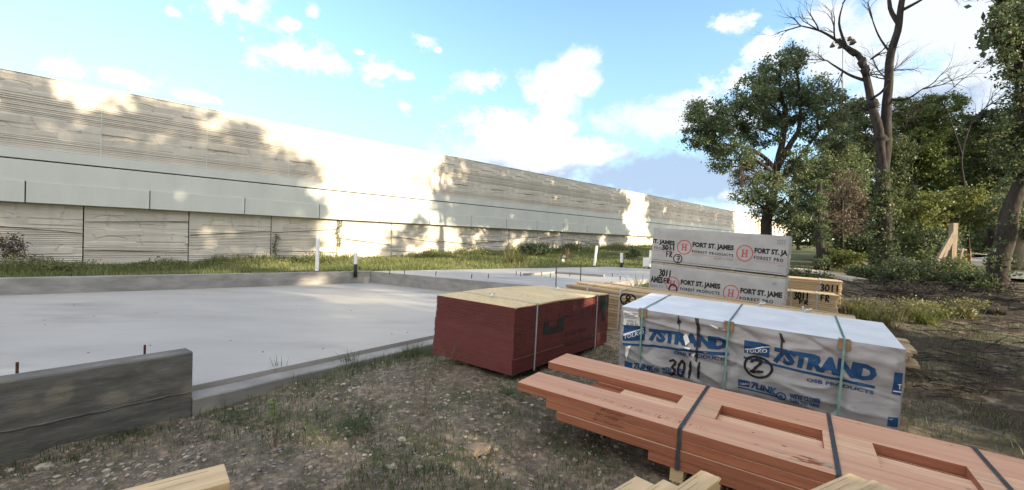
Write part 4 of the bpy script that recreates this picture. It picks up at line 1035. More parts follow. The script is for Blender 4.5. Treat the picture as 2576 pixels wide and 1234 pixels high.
def limbs(bm, paths, base, n=9, seed=0):
    for i, (pts, r0, r1) in enumerate(paths):
        pts = [Vector(p) for p in pts]; sm = []
        rr = []
        for k in range(len(pts)-1):
            p0, p1, p2, p3 = pts[max(k-1, 0)], pts[k], pts[k+1], pts[min(k+2, len(pts)-1)]
            for t in (0, .25, .5, .75):
                if isinstance(r0, list): rr.append(r0[k]*(1-t) + r0[k+1]*t)
                sm.append(.5*((2*p1) + (p2-p0)*t + (2*p0-5*p1+4*p2-p3)*t*t + (3*p1-p0-3*p2+p3)*t**3))
        sm.append(pts[-1]); m = len(sm)
        if isinstance(r0, list): rr.append(r0[-1]); rl = rr; r0 = r0[0]
        else: rl = [r0 + (r1-r0)*(k/(m-1)) for k in range(m)]
        sm = [sm[0]] + [p + noise.noise_vector(p*.9 + Vector((i, seed, 0)))*min(r0*.5, .09) for p in sm[1:]]
        tube(bm, [p - Vector(base) for p in sm], rl, n)
def twigs(bm, p, d, length, r, depth, rg, base, spread=.6, droop=0.):
    """forking bare twigs"""
    n = 4; pts = [p]; dd = d.normalized()
    for k in range(n):
        dd = (dd + Vector((rg.uniform(-1, 1), rg.uniform(-1, 1), rg.uniform(-1, 1) - droop))*.28).normalized(); pts.append(pts[-1] + dd*length/n)
    tube(bm, [q - Vector(base) for q in pts], [r*(1-.6*k/n) for k in range(n+1)], 5 if r < .03 else 7)
    if depth > 0:
        for k in range(1, n+1):
            for _ in range(1 if k < n else 2):
                if rg.random() < .85:
                    nd = (dd + Vector((rg.uniform(-1, 1), rg.uniform(-1, 1), rg.uniform(-.8, 1)))*spread).normalized()
                    twigs(bm, pts[k], nd, length*rg.uniform(.45, .75), r*(1-.6*k/n)*.62, depth-1, rg, base, spread, droop)
def auto_limbs(trunk, blobs, rg):
    out = []
    for (c, r) in blobs:
        c = Vector(c); p = min(trunk, key=lambda t: (t-c).length + max(0, t.z-c.z+.5)*2)
        mid = p.lerp(c, .5) + Vector((rg.uniform(-.3, .3), rg.uniform(-.3, .3), rg.uniform(0, .5)))
        L_ = (c-p).length; out.append(([p, mid, c], .035+.017*L_, .02))
        for k in range(3):
            e = c + Vector((rg.uniform(-1, 1)*r[0], rg.uniform(-1, 1)*r[1], rg.uniform(-.6, 1)*r[2]))*.85
            out.append(([mid.lerp(c, .6), c.lerp(e, .5)+Vector((0, 0, .1)), e], .03, .01))
    return out
BGT_ = 'trees and bushes standing behind the dead tree'
def tree(name, label, cat, trunk_px, Y, blobs, mat, r0, r1, leaf, seed, dens=1., bark='bark', rc=.45, nleaf=60, extra=(), group=None, autol=True, base_z=None):
    rg = random.Random(seed)
    tp = [at(px, py, Y) if not isinstance(px, Vector) else px for px, py in trunk_px]
    base = tp[0].copy(); base.z = g1(base.x, base.y) - .1; tp[0] = base.copy()
    t = thing(name, label, cat, base, group=group)
    B = [pxblob(b[0], b[1], b[2], b[3], Y + (b[4] if len(b) > 4 else rg.uniform(-.06, .06)*Y), .9) for b in blobs]
    bm = bmesh.new(); paths = [(tp, r0, r1)]; tl = []
    for k in range(len(tp)-1): tl += [tp[k].lerp(tp[k+1], q) for q in (.33, .66, 1)]
    tl = tl[2:] or tl
    for e in extra:
        ep = [at(px, py, Y) for px, py in e[0]]; paths.append((ep, e[1], e[2])); tl += ep[1:]
    if autol: paths += auto_limbs(tl, B, rg)
    limbs(bm, paths, base, 8, seed)
    # root flare
    for k in range(6):
        a = k*1.05+seed; d = Vector((math.cos(a), math.sin(a), 0)); tube(bm, [Vector((0, 0, r0*1.6)) + d*r0*.5, d*r0*1.1 + Vector((0, 0, .25)), d*r0*1.7 + Vector((0, 0, -.1))], [r0*.4, r0*.3, r0*.12], 6)
    obj('trunk', bm, MAT[bark], t, True)
    if B: crown('crown', B, LEAF[mat], t, leaf*.92, seed, dens*(2.1 if group == BGT_ else 1.6), rc*.74, nleaf, base)
    return t

# ---- the oak
oak = tree('oak_tree', 'large spreading oak with broad uneven crown beyond the wrapped lumber', 'tree', [(1922, 640), (1930, 560), (1945, 480), (1955, 420), (1968, 350), (1975, 270)], 24,
     [(1790, 290, 62, 48), (1752, 330, 30, 44), (1805, 350, 60, 44), (1850, 300, 60, 46), (1900, 240, 55, 50), (1960, 180, 48, 44), (1995, 155, 32, 34), (2030, 230, 60, 44), (2085, 270, 50, 46), (1980, 270, 80, 52), (1920, 330, 70, 40), (1840, 385, 40, 34), (2060, 330, 50, 36), (1900, 200, 30, 26), (1885, 400, 30, 22), (1895, 440, 45, 40), (1870, 495, 30, 22), (1930, 470, 40, 40), (1800, 405, 22, 24), (1755, 285, 28, 26), (1820, 420, 24, 18), (2010, 400, 40, 34), (1915, 520, 26, 36), (1945, 540, 30, 34), (1975, 500, 34, 40), (1990, 560, 30, 34), (2000, 440, 40, 30), (1990, 130, 22, 20), (2110, 310, 26, 30), (1940, 230, 50, 40)],
     'oak', .32, .12, .15, 31, 2.3, extra=[([(1948, 470), (1985, 430), (2010, 400), (2060, 330)], .16, .06), ([(1957, 420), (1990, 360), (2010, 320), (2015, 250)], .2, .06), ([(1955, 430), (1915, 390), (1860, 370), (1800, 360)], .13, .05)])
def hang(parent, base, pts, n, L_, mat, seed, r=.006):
    rg = random.Random(seed); bm = bmesh.new()
    for k in range(n):
        px, py, Y = rg.choice(pts); p = at(px+rg.uniform(-25, 25), py+rg.uniform(-15, 20), Y+rg.uniform(-.7, .7)); l = L_*rg.uniform(.4, 1.2); q = [p]
        for j in range(5): q.append(q[-1] + Vector((rg.uniform(-.07, .07), rg.uniform(-.07, .07), -l/5)))
        tube(bm, [a-Vector(base) for a in q], r, 4, False)
    return obj('hanging_twigs', bm, mat, parent)
hang(oak, oak.location, [(1860, 400, 24), (1885, 385, 24), (1905, 500, 24), (1890, 430, 24), (1930, 400, 23.5), (1990, 390, 24)], 120, 1.5, MAT['twig'], 5, .009)

# ---- the forked dead tree
def dead_tree():
    Y = 18.0; base = at(2225, 705, Y); base.z = g1(base.x, base.y)-.1
    t = thing('dead_tree', 'tall forked dead tree with bare branches and ivy round its trunk', 'tree', base); rg = random.Random(8); bm = bmesh.new()
    paths = [([base, at(2224, 640, Y), at(2224, 520, Y), at(2224, 420, Y), at(2230, 330, Y), at(2234, 230, Y), at(2240, 140, Y-.2), at(2262, 60, Y-.4), at(2272, -30, Y-.6), at(2300, -110, Y-.6)], [.36, .27, .245, .235, .19, .155, .14, .12, .09, .065], 0),
             ([at(2221, 440, Y-.03), at(2212, 370, Y-.03), at(2200, 290, Y), at(2184, 215, Y+.2), at(2165, 150, Y+.3), at(2130, 120, Y+.4), at(2108, 98, Y+.5)], [.15, .17, .155, .13, .11, .085, .05], 0),
             ([at(2262, 62, Y-.4), at(2240, 20, Y-.2), at(2236, -40, Y)], .10, .05),
             ([at(2266, 28, Y-.4), at(2310, 5, Y-.6), at(2350, -20, Y-.8)], .07, .03),
             ([at(2150, 140, Y+.3), at(2100, 100, Y+.8), at(2060, 78, Y+1), at(2015, 66, Y+1.2)], .07, .025),
             ([at(2128, 118, Y+.4), at(2110, 60, Y+.2), at(2120, 10, Y)], .06, .02),
             ([at(2182, 205, Y+.2), at(2140, 190, Y+.6), at(2090, 160, Y+1)], .07, .03),
             ([at(2192, 250, Y), at(2220, 230, Y-.6), at(2236, 200, Y-1)], .06, .03),
             ([at(2234, 250, Y), at(2280, 250, Y-.4), at(2320, 225, Y-.8)], .06, .02),
             ([at(2238, 130, Y), at(2210, 90, Y+.4), at(2195, 50, Y+.6)], .045, .02)]
    limbs(bm, paths, base, 10, 3)
    for (px, py, dx, dz, l, r, dep) in ((2015, 66, -1, -.1, 1.0, .03, 2), (2060, 78, -.5, .8, 1.0, .03, 2), (2100, 100, -.3, 1, 1.1, .03, 2), (2120, 10, .3, 1, 1.2, .03, 2), (2090, 160, -1, .2, 1.2, .03, 3), (2120, 180, -.3, -.9, .9, .025, 2), (2320, 225, 1, .3, 1.2, .03, 3), (2290, 250, .6, -.6, 1., .025, 2),
                              (2195, 50, -.3, 1, 1.0, .025, 2), (2230, 200, -.8, .5, 1.1, .03, 3), (2190, 150, .8, .6, 1.2, .03, 2), (2350, -20, 1, .2, 1., .03, 2), (2180, 190, .7, .3, 1.2, .03, 3), (2242, 180, .9, .5, 1.0, .025, 2), (2200, 285, -.9, -.1, .9, .025, 2), (2236, 285, 1, .1, 1.2, .03, 3)):
        for _ in range(2): twigs(bm, at(px, py, Y+.3), Vector((dx, rg.uniform(-.6, .6), dz)), l, r, dep, rg, base)
    # broken stubs and burrs
    for (px, py, w) in ((2176, 178, .16), (2196, 262, .2), (2168, 158, .15), (2212, 350, .3)):
        c = at(px, py, Y)-base; tube(bm, [c + Vector((0, 0, -.2)), c, c + Vector((.05, -.05, .2))], [w*.5, w*1.1, w*.4], 8)
    obj('trunk', bm, MAT['deadbark'], t, True)
    B = []
    for k, (px, py, w) in enumerate(((2220, 470, 24), (2222, 540, 30), (2222, 590, 32), (2225, 630, 30), (2226, 665, 26), (2244, 500, 18), (2226, 690, 30))):
        B.append(pxblob(px, py, w, 40, Y-.2))
    crown('ivy', B, LEAF['dark'], t, .13, 9, 2.2, .2, 30, base)
dead_tree()

# ---- right-hand leaning tree
rt = tree('leaning_tree', 'dark leafy tree with a leaning trunk at the right edge', 'tree', [(2500, 742), (2512, 660), (2535, 560), (2566, 470), (2610, 380), (2650, 250)], 13.8,
     [(2560, 60, 70, 60), (2520, 110, 34, 30), (2610, 130, 90, 80), (2560, 200, 50, 40), (2580, 290, 70, 60), (2560, 370, 50, 50), (2530, 330, 30, 30), (2600, 420, 60, 60), (2640, 20, 90, 80), (2700, 250, 100, 120), (2565, 30, 40, 40), (2500, 70, 22, 18)],
     'dark', .29, .12, .12, 41, 1.7, rc=.32, nleaf=50, extra=[([(2566, 470), (2580, 380), (2570, 300), (2560, 200)], .16, .05)])
def ivy_on(t, pts, Y, seed, mat='dark'):
    crown('ivy', [pxblob(px, py, w, h, Y-.25) for px, py, w, h in pts], LEAF[mat], t, .11, seed, .9, .2, 24, t.location)
ivy_on(rt, [(2505, 690, 26, 40), (2515, 630, 26, 40), (2530, 575, 28, 40), (2500, 735, 40, 20)], 13.8, 4)

# ---- background trees, bushes
BGT = 'trees and bushes standing behind the dead tree'
tree('background_tree', 'dark rounded tree between the oak and the dead tree, its top at mid height', 'tree', [(2085, 620), (2085, 520), (2090, 440)], 27, [(2060, 430, 60, 50), (2110, 400, 56, 50), (2090, 470, 80, 56), (2040, 500, 46, 50), (2130, 460, 50, 56), (2060, 550, 70, 60), (2020, 440, 36, 36), (2100, 360, 36, 40), (2140, 380, 36, 40), (2030, 590, 50, 36), (2110, 590, 60, 44)], 'oak', .22, .1, .17, 51, 1.5, group=BGT)
tree('background_tree', 'green tree rising directly left of the forked dead trunk', 'tree', [(2165, 640), (2165, 480), (2170, 360)], 29, [(2160, 280, 40, 40), (2180, 340, 50, 50), (2150, 400, 50, 50), (2190, 430, 50, 50), (2150, 330, 30, 40), (2165, 500, 60, 50), (2140, 560, 50, 40), (2190, 560, 50, 50), (2130, 300, 34, 40), (2250, 400, 40, 60), (2160, 620, 60, 40), (2240, 500, 50, 60), (2240, 600, 50, 50)], 'dark', .25, .1, .18, 52, 1.4, group=BGT)
tree('background_tree', 'bright green tree just right of the forked dead trunk', 'tree', [(2305, 650), (2300, 500), (2300, 380)], 30, [(2290, 300, 40, 44), (2270, 350, 40, 50), (2320, 360, 50, 50), (2290, 420, 60, 50), (2280, 480, 60, 50), (2340, 440, 50, 50), (2300, 540, 70, 50), (2265, 270, 24, 30), (2330, 300, 34, 34), (2350, 540, 60, 60), (2310, 600, 70, 50)], 'bright', .3, .1, .19, 53, 1.5, group=BGT)
tree('background_tree', 'sunlit green tree with a flat top between dead tree and right edge', 'tree', [(2400, 650), (2390, 500), (2380, 380)], 32, [(2375, 270, 50, 34), (2350, 310, 40, 40), (2410, 330, 50, 44), (2440, 380, 50, 50), (2370, 390, 60, 50), (2420, 440, 60, 50), (2480, 430, 50, 60), (2380, 480, 60, 50), (2460, 490, 60, 50), (2340, 260, 26, 20)], 'bright', .3, .1, .2, 54, 1.5, group=BGT)
tree('background_tree', 'shady tree half hidden behind the leaning trunk at right', 'tree', [(2500, 650), (2500, 500), (2500, 400)], 30, [(2480, 310, 40, 40), (2520, 360, 50, 60), (2500, 440, 60, 60), (2540, 480, 60, 60), (2490, 520, 60, 50), (2560, 560, 60, 60), (2470, 370, 40, 40), (2560, 420, 40, 60)], 'dark', .3, .1, .19, 55, 1.5, group=BGT)
tree('background_tree', 'tree with a pale grey trunk at far right beyond the road', 'tree', [(2566, 690), (2562, 600), (2560, 520)], 24, [(2560, 500, 60, 50), (2610, 540, 60, 60), (2540, 560, 34, 34), (2590, 600, 40, 30), (2520, 520, 40, 40)], 'oak', .26, .14, .16, 77, 1.4, bark='oldwood', group=BGT)
tree('background_tree', 'distant green tree closing the view at the bend of the road', 'tree', [(2492, 645), (2492, 610), (2492, 580)], 46, [(2480, 590, 40, 34), (2520, 570, 46, 40), (2460, 610, 36, 26), (2510, 615, 50, 28), (2545, 600, 40, 36), (2440, 600, 30, 30), (2590, 600, 40, 40)], 'oak', .2, .1, .26, 78, 1.2, group=BGT)
tree('background_tree', 'far pale tree seen under the oak crown beside the parked car', 'tree', [(2010, 610), (2012, 560), (2015, 530)], 40, [(2010, 545, 30, 24), (2040, 560, 24, 24), (1990, 560, 18, 18)], 'oak', .15, .06, .2, 56, 1.0, group=BGT)
tree('background_tree', 'low yellow leaved tree lit by the sun behind the grey wooden post', 'tree', [(2380, 660), (2380, 590), (2375, 540)], 24, [(2320, 520, 60, 28), (2390, 505, 60, 28), (2440, 490, 46, 24), (2350, 560, 60, 34), (2420, 550, 60, 36), (2290, 560, 44, 34), (2460, 540, 40, 40)], 'yellow', .14, .05, .17, 57, 1.3, group=BGT)
tree('background_tree', 'dark thicket tree under the yellow leaves right of dead trunk', 'tree', [(2320, 670), (2320, 620), (2320, 590)], 22, [(2290, 600, 50, 40), (2340, 610, 50, 36), (2380, 620, 46, 40), (2270, 650, 40, 30), (2330, 655, 50, 26)], 'dark', .12, .05, .15, 58, 1.5, group=BGT)
tree('dead_vine_thicket', 'brown thicket of dead hanging vines left of the forked dead tree', 'shrub', [(2120, 640), (2118, 560), (2120, 480)], 22.5, [(2125, 470, 44, 44), (2145, 520, 40, 40), (2105, 520, 40, 44), (2130, 560, 44, 30), (2160, 560, 26, 34), (2095, 560, 26, 30)], 'brown', .1, .04, .11, 59, 1.6, rc=.35, nleaf=50)
tree('ivy_trunk', 'thin trunk wrapped in green creeper at the road kerb', 'tree', [(2066, 680), (2064, 620), (2060, 540), (2062, 460)], 21, [(2072, 590, 12, 20), (2075, 630, 14, 22), (2070, 660, 18, 16), (2078, 605, 10, 20), (2064, 560, 16, 30), (2062, 510, 16, 30), (2066, 600, 18, 30), (2062, 470, 20, 24)], 'oak', .22, .1, .10, 60, 2.2, rc=.18, nleaf=24, autol=False)
# bare arching twigs over the background trees
def bare_tree():
    Y = 27; base = at(2440, 640, Y); base.z = g1(base.x, base.y)-.1; t = thing('bare_tree', 'thin bare arching tree showing above the sunlit green trees', 'tree', base); bm = bmesh.new(); rg = random.Random(6)
    limbs(bm, [([base, at(2430, 500, Y), at(2420, 400, Y), at(2440, 320, Y), at(2480, 270, Y), at(2530, 250, Y)], .08, .02), ([at(2420, 390, Y), at(2390, 300, Y), at(2370, 250, Y), at(2400, 220, Y)], .045, .015)], base, 7)
    for (px, py, dx, dz) in ((2440, 320, .6, 1), (2480, 270, .7, .8), (2530, 250, 1, .2), (2400, 220, .6, .8), (2380, 270, -.8, .6), (2460, 290, .9, .2), (2500, 262, .5, .9)):
        for _ in range(2): twigs(bm, at(px, py, Y), Vector((dx, rg.uniform(-.5, .5), dz)), 1.8, .025, 2, rg, base)
    obj('trunk', bm, MAT['deadbark'], t, True)
bare_tree()

# shrubs and weeds at ground level
def shrub(name, label, cat, px, py, rx, ry, Y, mat, leaf, seed, dens=1., rc=.2, group=None, stems=6):
    c = at(px, py, Y); z0 = g1(c.x, c.y); t = thing(name, label, cat, (c.x, c.y, z0), group=group); b, r = pxblob(px, py, rx, ry, Y); rg = random.Random(seed)
    base = t.location.copy()
    zc = max(b[2], z0 + r[2]*.75); B = [((b[0], b[1], zc), r)]
    for k in range(5): B.append(((b[0]+rg.uniform(-.7, .7)*r[0], b[1]+rg.uniform(-.6, .6)*r[1], zc-r[2]*.3+rg.uniform(-.3, .5)*r[2]), tuple(q*.55 for q in r)))
    crown('foliage', B, LEAF[mat], t, leaf, seed, dens*3.5, rc, 26, base)
    bm = bmesh.new()
    for k in range(stems): tube(bm, [Vector((rg.uniform(-.1, .1), rg.uniform(-.1, .1), -.05)), Vector((rg.uniform(-.3, .3)*r[0], rg.uniform(-.3, .3)*r[1], (zc-z0)*.6)), Vector((rg.uniform(-.7, .7)*r[0], rg.uniform(-.7, .7)*r[1], (zc-z0)+r[2]*.5))], [.012, .009, .004], 5)
    obj('stems', bm, MAT['twig'], t); return t
WG = 'bushes and weeds growing wild'
shrub('bush', 'dark leafy bush at the foot of the forked dead tree', 'bush', 2170, 690, 50, 24, 16.5, 'dark', .10, 61, 1.2, group=WG)
shrub('bush', 'dark sprawling brush between the dead tree and the leaning tree', 'bush', 2330, 708, 110, 40, 15.5, 'dark', .10, 62, 1.7, .25, group=WG)
shrub('bush', 'dark brush heap piled against the leaning tree at right', 'bush', 2440, 738, 50, 30, 14.0, 'dark', .10, 63, 1.6, group=WG)
shrub('bush', 'dark bramble bush hugging the right side of the dead tree foot', 'bush', 2262, 712, 46, 38, 15.0, 'dark', .10, 74, 1.6, group=WG)
shrub('bush', 'low dark bramble in front of the braced post', 'bush', 2385, 722, 50, 26, 14.8, 'dark', .09, 75, 1.5, group=WG)
shrub('bush', 'brown dry brush bush low between the brambles and the logs', 'bush', 2300, 748, 90, 18, 12.8, 'brown', .08, 76, 1.1, group=WG)
shrub('bush', 'sunlit green bush growing on the far side of the pale kerb', 'bush', 2110, 652, 50, 22, 21.0, 'yellow', .11, 64, 1.2, group=WG)
shrub('bush', 'dark green bush rising behind the sunlit kerb bush', 'bush', 2150, 615, 60, 34, 23, 'oak', .13, 65, 1.3, .25, group=WG)
shrub('bush', 'yellow green weeds around the foot of the grey wooden post', 'bush', 2390, 665, 50, 22, 18.5, 'yellow', .10, 66, .7, group=WG)
shrub('bush', 'low dark bush behind the yellow pine bundles', 'bush', 2030, 690, 60, 14, 14.5, 'dark', .09, 67, 1.1, group=WG)
shrub('bush', 'round green bush on the lawn just left of the wrapped lumber', 'bush', 1592, 640, 17, 15, 30, 'oak', .14, 68, 1.0, group=WG)
shrub('bush', 'wide low bush at the wall foot above the middle of the lawn', 'bush', 1345, 628, 40, 15, 33, 'oak', .16, 69, .9, group=WG)
shrub('bush', 'small wall-foot bush right of the wide low one', 'bush', 1440, 622, 24, 9, 38, 'oak', .16, 70, .9, group=WG)
shrub('bush', 'reddish straggly weed leaning on the wall at the left edge', 'bush', 22, 620, 22, 40, 15.8, 'brown', .09, 72, .45, .16, group=WG)
# grassy clumps
def tuft(name, label, px, py, Y, h, n, spread, mat, seed, cat='weed', group=None, w=.012, droop=.5, heads=False):
    c = at(px, py, Y); z0 = g1(c.x, c.y); t = thing(name, label, cat, (c.x, c.y, z0-.03), group=group); rg = np.random.default_rng(seed); V = []; F = []
    for k in range(n):
        a = rg.uniform(0, 2*math.pi); p = rg.normal(size=2)*spread*.3; l = h*rg.uniform(.5, 1.15); dx, dy = math.cos(a)*spread, math.sin(a)*spread; s = np.array([-math.sin(a), math.cos(a), 0])*w*rg.uniform(.6, 1.3)
        pts = [np.array([p[0], p[1], 0]), np.array([p[0]+dx*.3, p[1]+dy*.3, l*.55]), np.array([p[0]+dx*(.8+droop*.4), p[1]+dy*(.8+droop*.4), l*(.95-droop*.25)])]
        i = len(V); V += [pts[0]-s, pts[0]+s, pts[1]+s*.8, pts[1]-s*.8, pts[2]+s*.1, pts[2]-s*.1]; F += [[i, i+1, i+2, i+3], [i+3, i+2, i+4, i+5]]
    meshobj('blades', np.array(V), np.array(F), LEAF[mat], t)
    if heads:
        P = rg.normal(size=(n*3, 3))*np.array([spread*.6, spread*.6, h*.12]) + np.array([0, 0, h*.9]); meshobj('seed_heads', leaf_quads(P, .05, rg), quads(len(P)), LEAF['drygrass'], t)['kind'] = 'stuff'
    return t
TG = 'tall grass clumps'
tuft('grass_clump', 'pale tall grass clump on the lawn behind the raised floor', 1285, 668, 22, 1.25, 70, .55, 'drygrass', 81, group=TG, w=.018, heads=True)
tuft('grass_clump', 'smaller pale grass clump just right of the tall one', 1312, 664, 23, .9, 50, .5, 'drygrass', 82, group=TG, w=.018)
tuft('dry_weed', 'dry brown weed standing on the lawn left of the slanted pipe', 1428, 650, 27, 1.2, 40, .5, 'brown', 83, group=TG, w=.012)
tuft('dry_weed', 'thin dry weeds beside the left side of the lower wrapped pack', 1600, 712, 11.5, .6, 30, .35, 'drygrass', 84, group=TG, w=.006)
for k, (px, py, Y, l) in enumerate(((2180, 800, 8.8, 'pale weed clump right of the long pine pile'), (2240, 795, 9.2, 'taller yellow weed clump between pine pile and brush'), (2300, 800, 9.3, 'sunlit grass clump in the middle of the weed patch'), (2365, 795, 9.6, 'bushy yellow weed clump left of the pale stone'), (2430, 800, 9.6, 'last weed clump at the right end of the patch'), (2150, 782, 9.6, 'small weed clump behind the yellow bundle'), (2330, 825, 8.6, 'low weed clump at the near edge of the patch'), (2215, 820, 8.2, 'low weed clump touching the end of the long boards'))):
    tuft('weed_clump', l, px, py, Y, .42, 120, .34, 'drygrass' if k % 3 else 'yellow', 90+k, group='weeds right of the board pile', w=.009, heads=(k % 2 == 0))
# wall climbers
for k, (s, z, l) in enumerate(((7.55, 1.0, 'short green creeper climbing the wall low down beside a joint'), (10.9, 1.9, 'green creeper hanging along the wall joint above the tall white pipe'))):
    p = wp(s, .12, z); t = thing('creeper', l, 'creeper', p, group='creepers on the wall'); rg = np.random.default_rng(k+5)
    P = np.stack([rg.normal(0, .07, 220) + .06*np.sin(np.linspace(0, 9, 220)), rg.uniform(-.06, .1, 220), np.linspace(-.75, .75, 220)], 1)
    P = np.stack([P[:, 0]*WD.x + P[:, 1]*WN.x, P[:, 0]*WD.y + P[:, 1]*WN.y, P[:, 2]], 1)
    meshobj('leaves', leaf_quads(P, .1, rg), quads(len(P)), LEAF['oak'], t)
    bm = bmesh.new(); tube(bm, [WD*(.06*math.sin(j)) + Vector((0, 0, -1.0+j*.25)) + WN*.0 for j in range(8)], .012, 5); obj('stem', bm, MAT['twig'], t)

# ------------------------------------------------------------------ lawn and ground cover
def blades(name, X, Y, Z, H, w, mat, seed, lean=.45):
    rg = np.random.default_rng(seed); n = len(X); a = rg.uniform(0, 2*math.pi, n); l = H*rg.uniform(.45, 1.25, n); ln = lean*rg.uniform(.2, 1.2, n)*l
    B = np.stack([X, Y, Z], 1); s = np.stack([-np.sin(a), np.cos(a), 0*a], 1)*(w*rg.uniform(.6, 1.3, n))[:, None]
    d = np.stack([np.cos(a)*ln, np.sin(a)*ln, l], 1); mid = B + d*np.array([.4, .4, .6])
    V = np.stack([B-s, B+s, mid+s*.7, mid-s*.7, B+d+s*.06, B+d-s*.06], 1).reshape(-1, 3); i = np.arange(n)[:, None]*6
    F = np.concatenate([i+np.array([[0, 1, 2, 3]]), i+np.array([[3, 2, 4, 5]])]); o = meshobj(name, V, F, LEAF[mat]); return o
def onz(px, py, z=0.):
    d = ray(px, py); return (z-EYE)/d.z
def scatter_lawn():
    rg = np.random.default_rng(3)
    # in wall coordinates: s along, off away from the wall
    n = 330000; u = rg.uniform(0, 1, n); s = -14 + 95*u**1.5; off = rg.uniform(.1, 1, n)**1.0*22
    x = -WDIST*WN.x + WD.x*s + WN.x*off; y = -WDIST*WN.y + WD.y*s + WN.y*off
    keep = ~inpoly(x, y, GAR, .35) & ~inpoly(x, y, HOUSE, .2) & (y > 8) & ((x/y) < .62) & ~((y < 13) & (x > -2))
    dens = fnoise(x, y, .35, 6); keep &= rg.uniform(0, 1, n) < np.clip(dens*2.2-.35, .15, 1)
    x, y, off = x[keep], y[keep], off[keep]
    n = 60000; s = -14 + 75*rg.uniform(0, 1, n)**1.4; o2 = rg.uniform(.08, 1, n)**1.6*2.6; xa = -WDIST*WN.x + WD.x*s + WN.x*o2; ya = -WDIST*WN.y + WD.y*s + WN.y*o2
    k2 = fnoise(xa, ya, .5, 61) > .42; x = np.r_[x, xa[k2]]; y = np.r_[y, ya[k2]]; off = np.r_[off, o2[k2]]; z = gz(x, y)
    h = (.09 + .22*np.clip(fnoise(x, y, .6, 8)-.4, 0, 1)*1.8) + .75*np.exp(-off/1.6)*(fnoise(x, y, .9, 11))**1.7 ; sc = 1 + np.hypot(x, y)/28
    o = blades('lawn_grass', x, y, z-.02, h*1.0, .008*sc, 'grass', 5); tag(o, 'green and straw coloured lawn growing between slab and wall', 'grass', kind='stuff')
    # leafy weeds along the wall foot
    n = 1500; s = -14 + 70*rg.uniform(0, 1, n)**1.4; o2 = rg.uniform(.1, 1, n)**1.5*2.4; xa = -WDIST*WN.x + WD.x*s + WN.x*o2; ya = -WDIST*WN.y + WD.y*s + WN.y*o2
    tall = np.clip((fnoise(xa, ya, .45, 71)-.36)*3, 0.05, 1); za = gz(xa, ya); Ps = []
    for k in range(n):
        m_ = int(24+26*tall[k]); hgt = .15 + .75*tall[k]*rg.uniform(.4, 1); Ps.append(np.stack([xa[k]+rg.normal(0, .13, m_), ya[k]+rg.normal(0, .13, m_), za[k]+hgt*rg.uniform(0, 1, m_)**.8], 1))
    Ps = np.concatenate(Ps); o = meshobj('wall_foot_weeds', leaf_quads(Ps, .085, rg), quads(len(Ps)), LEAF['grass']); tag(o, 'leafy weeds growing along the foot of the long wall', 'weeds', kind='stuff')
    # patchy short grass in the foreground
    n = 120000; px = rg.uniform(0, 2600, n); t = rg.uniform(0, 1, n)
    Yd = 1.9 + 6.5*t**1.3; X = (px-1288)/FOC*Yd; Y = Yd
    g = fnoise(X, Y, .9, 15); m = (g > .50) & (rg.uniform(0, 1, n) < np.clip((g-.46)*4, 0, .55)) | (rg.uniform(0, 1, n) < .05)
    for (qx, qy, rd, am) in ((900, 1090, .28, .5), (960, 1165, .26, .5), (620, 1055, .2, .4), (1290, 1000, .22, .6), (780, 960, .35, .5), (1040, 890, .4, .8), (420, 1085, .3, .5), (1120, 1120, .3, .35), (1180, 1040, .22, .3), (250, 1120, .2, .3), (1150, 930, .3, .4), (780, 1120, .3, .4)):
        t_ = onz(qx, qy, .03); p_ = at(qx, qy, t_); m |= rg.uniform(0, 1, n) < am*np.exp(-(((X-p_.x)**2+(Y-p_.y)**2)/rd**2))
    edge = np.abs((X-P1.x)*EU.x + (Y-P1.y)*EU.y - .42); m |= (edge < .22) & (Y > 4.6) & (rg.uniform(0, 1, n) < .9)
    m &= ~inpoly(X, Y, GAR, .0) & ((X-P1.x)*EU.x + (Y-P1.y)*EU.y > .28)
    X, Y, g = X[m], Y[m], g[m]; z = gz(X, Y); hh = .022 + .05*np.clip(g-.40, 0, .4)*2.5 + .03*fnoise(X, Y, 1.3, 18) + .07*(np.abs((X-P1.x)*EU.x + (Y-P1.y)*EU.y - .42) < .24)*(Y > 4.6)
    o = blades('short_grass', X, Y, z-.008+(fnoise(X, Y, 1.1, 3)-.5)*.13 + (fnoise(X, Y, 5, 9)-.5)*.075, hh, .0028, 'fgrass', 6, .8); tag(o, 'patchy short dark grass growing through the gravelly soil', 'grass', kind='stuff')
    # dark tangle of low growth to the right of the packs
    n = 6500; X = rg.uniform(3.2, 16, n); Y = rg.uniform(2.5, 17, n); g = fnoise(X, Y, .5, 25); m = (rg.uniform(0, 1, n) < np.clip(g*2-.55, 0.02, 1)) & (X/Y > .55) & (X/Y < 1.35); X, Y = X[m], Y[m]
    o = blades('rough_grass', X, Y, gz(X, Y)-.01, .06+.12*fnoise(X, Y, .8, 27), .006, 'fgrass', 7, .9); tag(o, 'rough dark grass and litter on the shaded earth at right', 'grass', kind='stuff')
scatter_lawn()
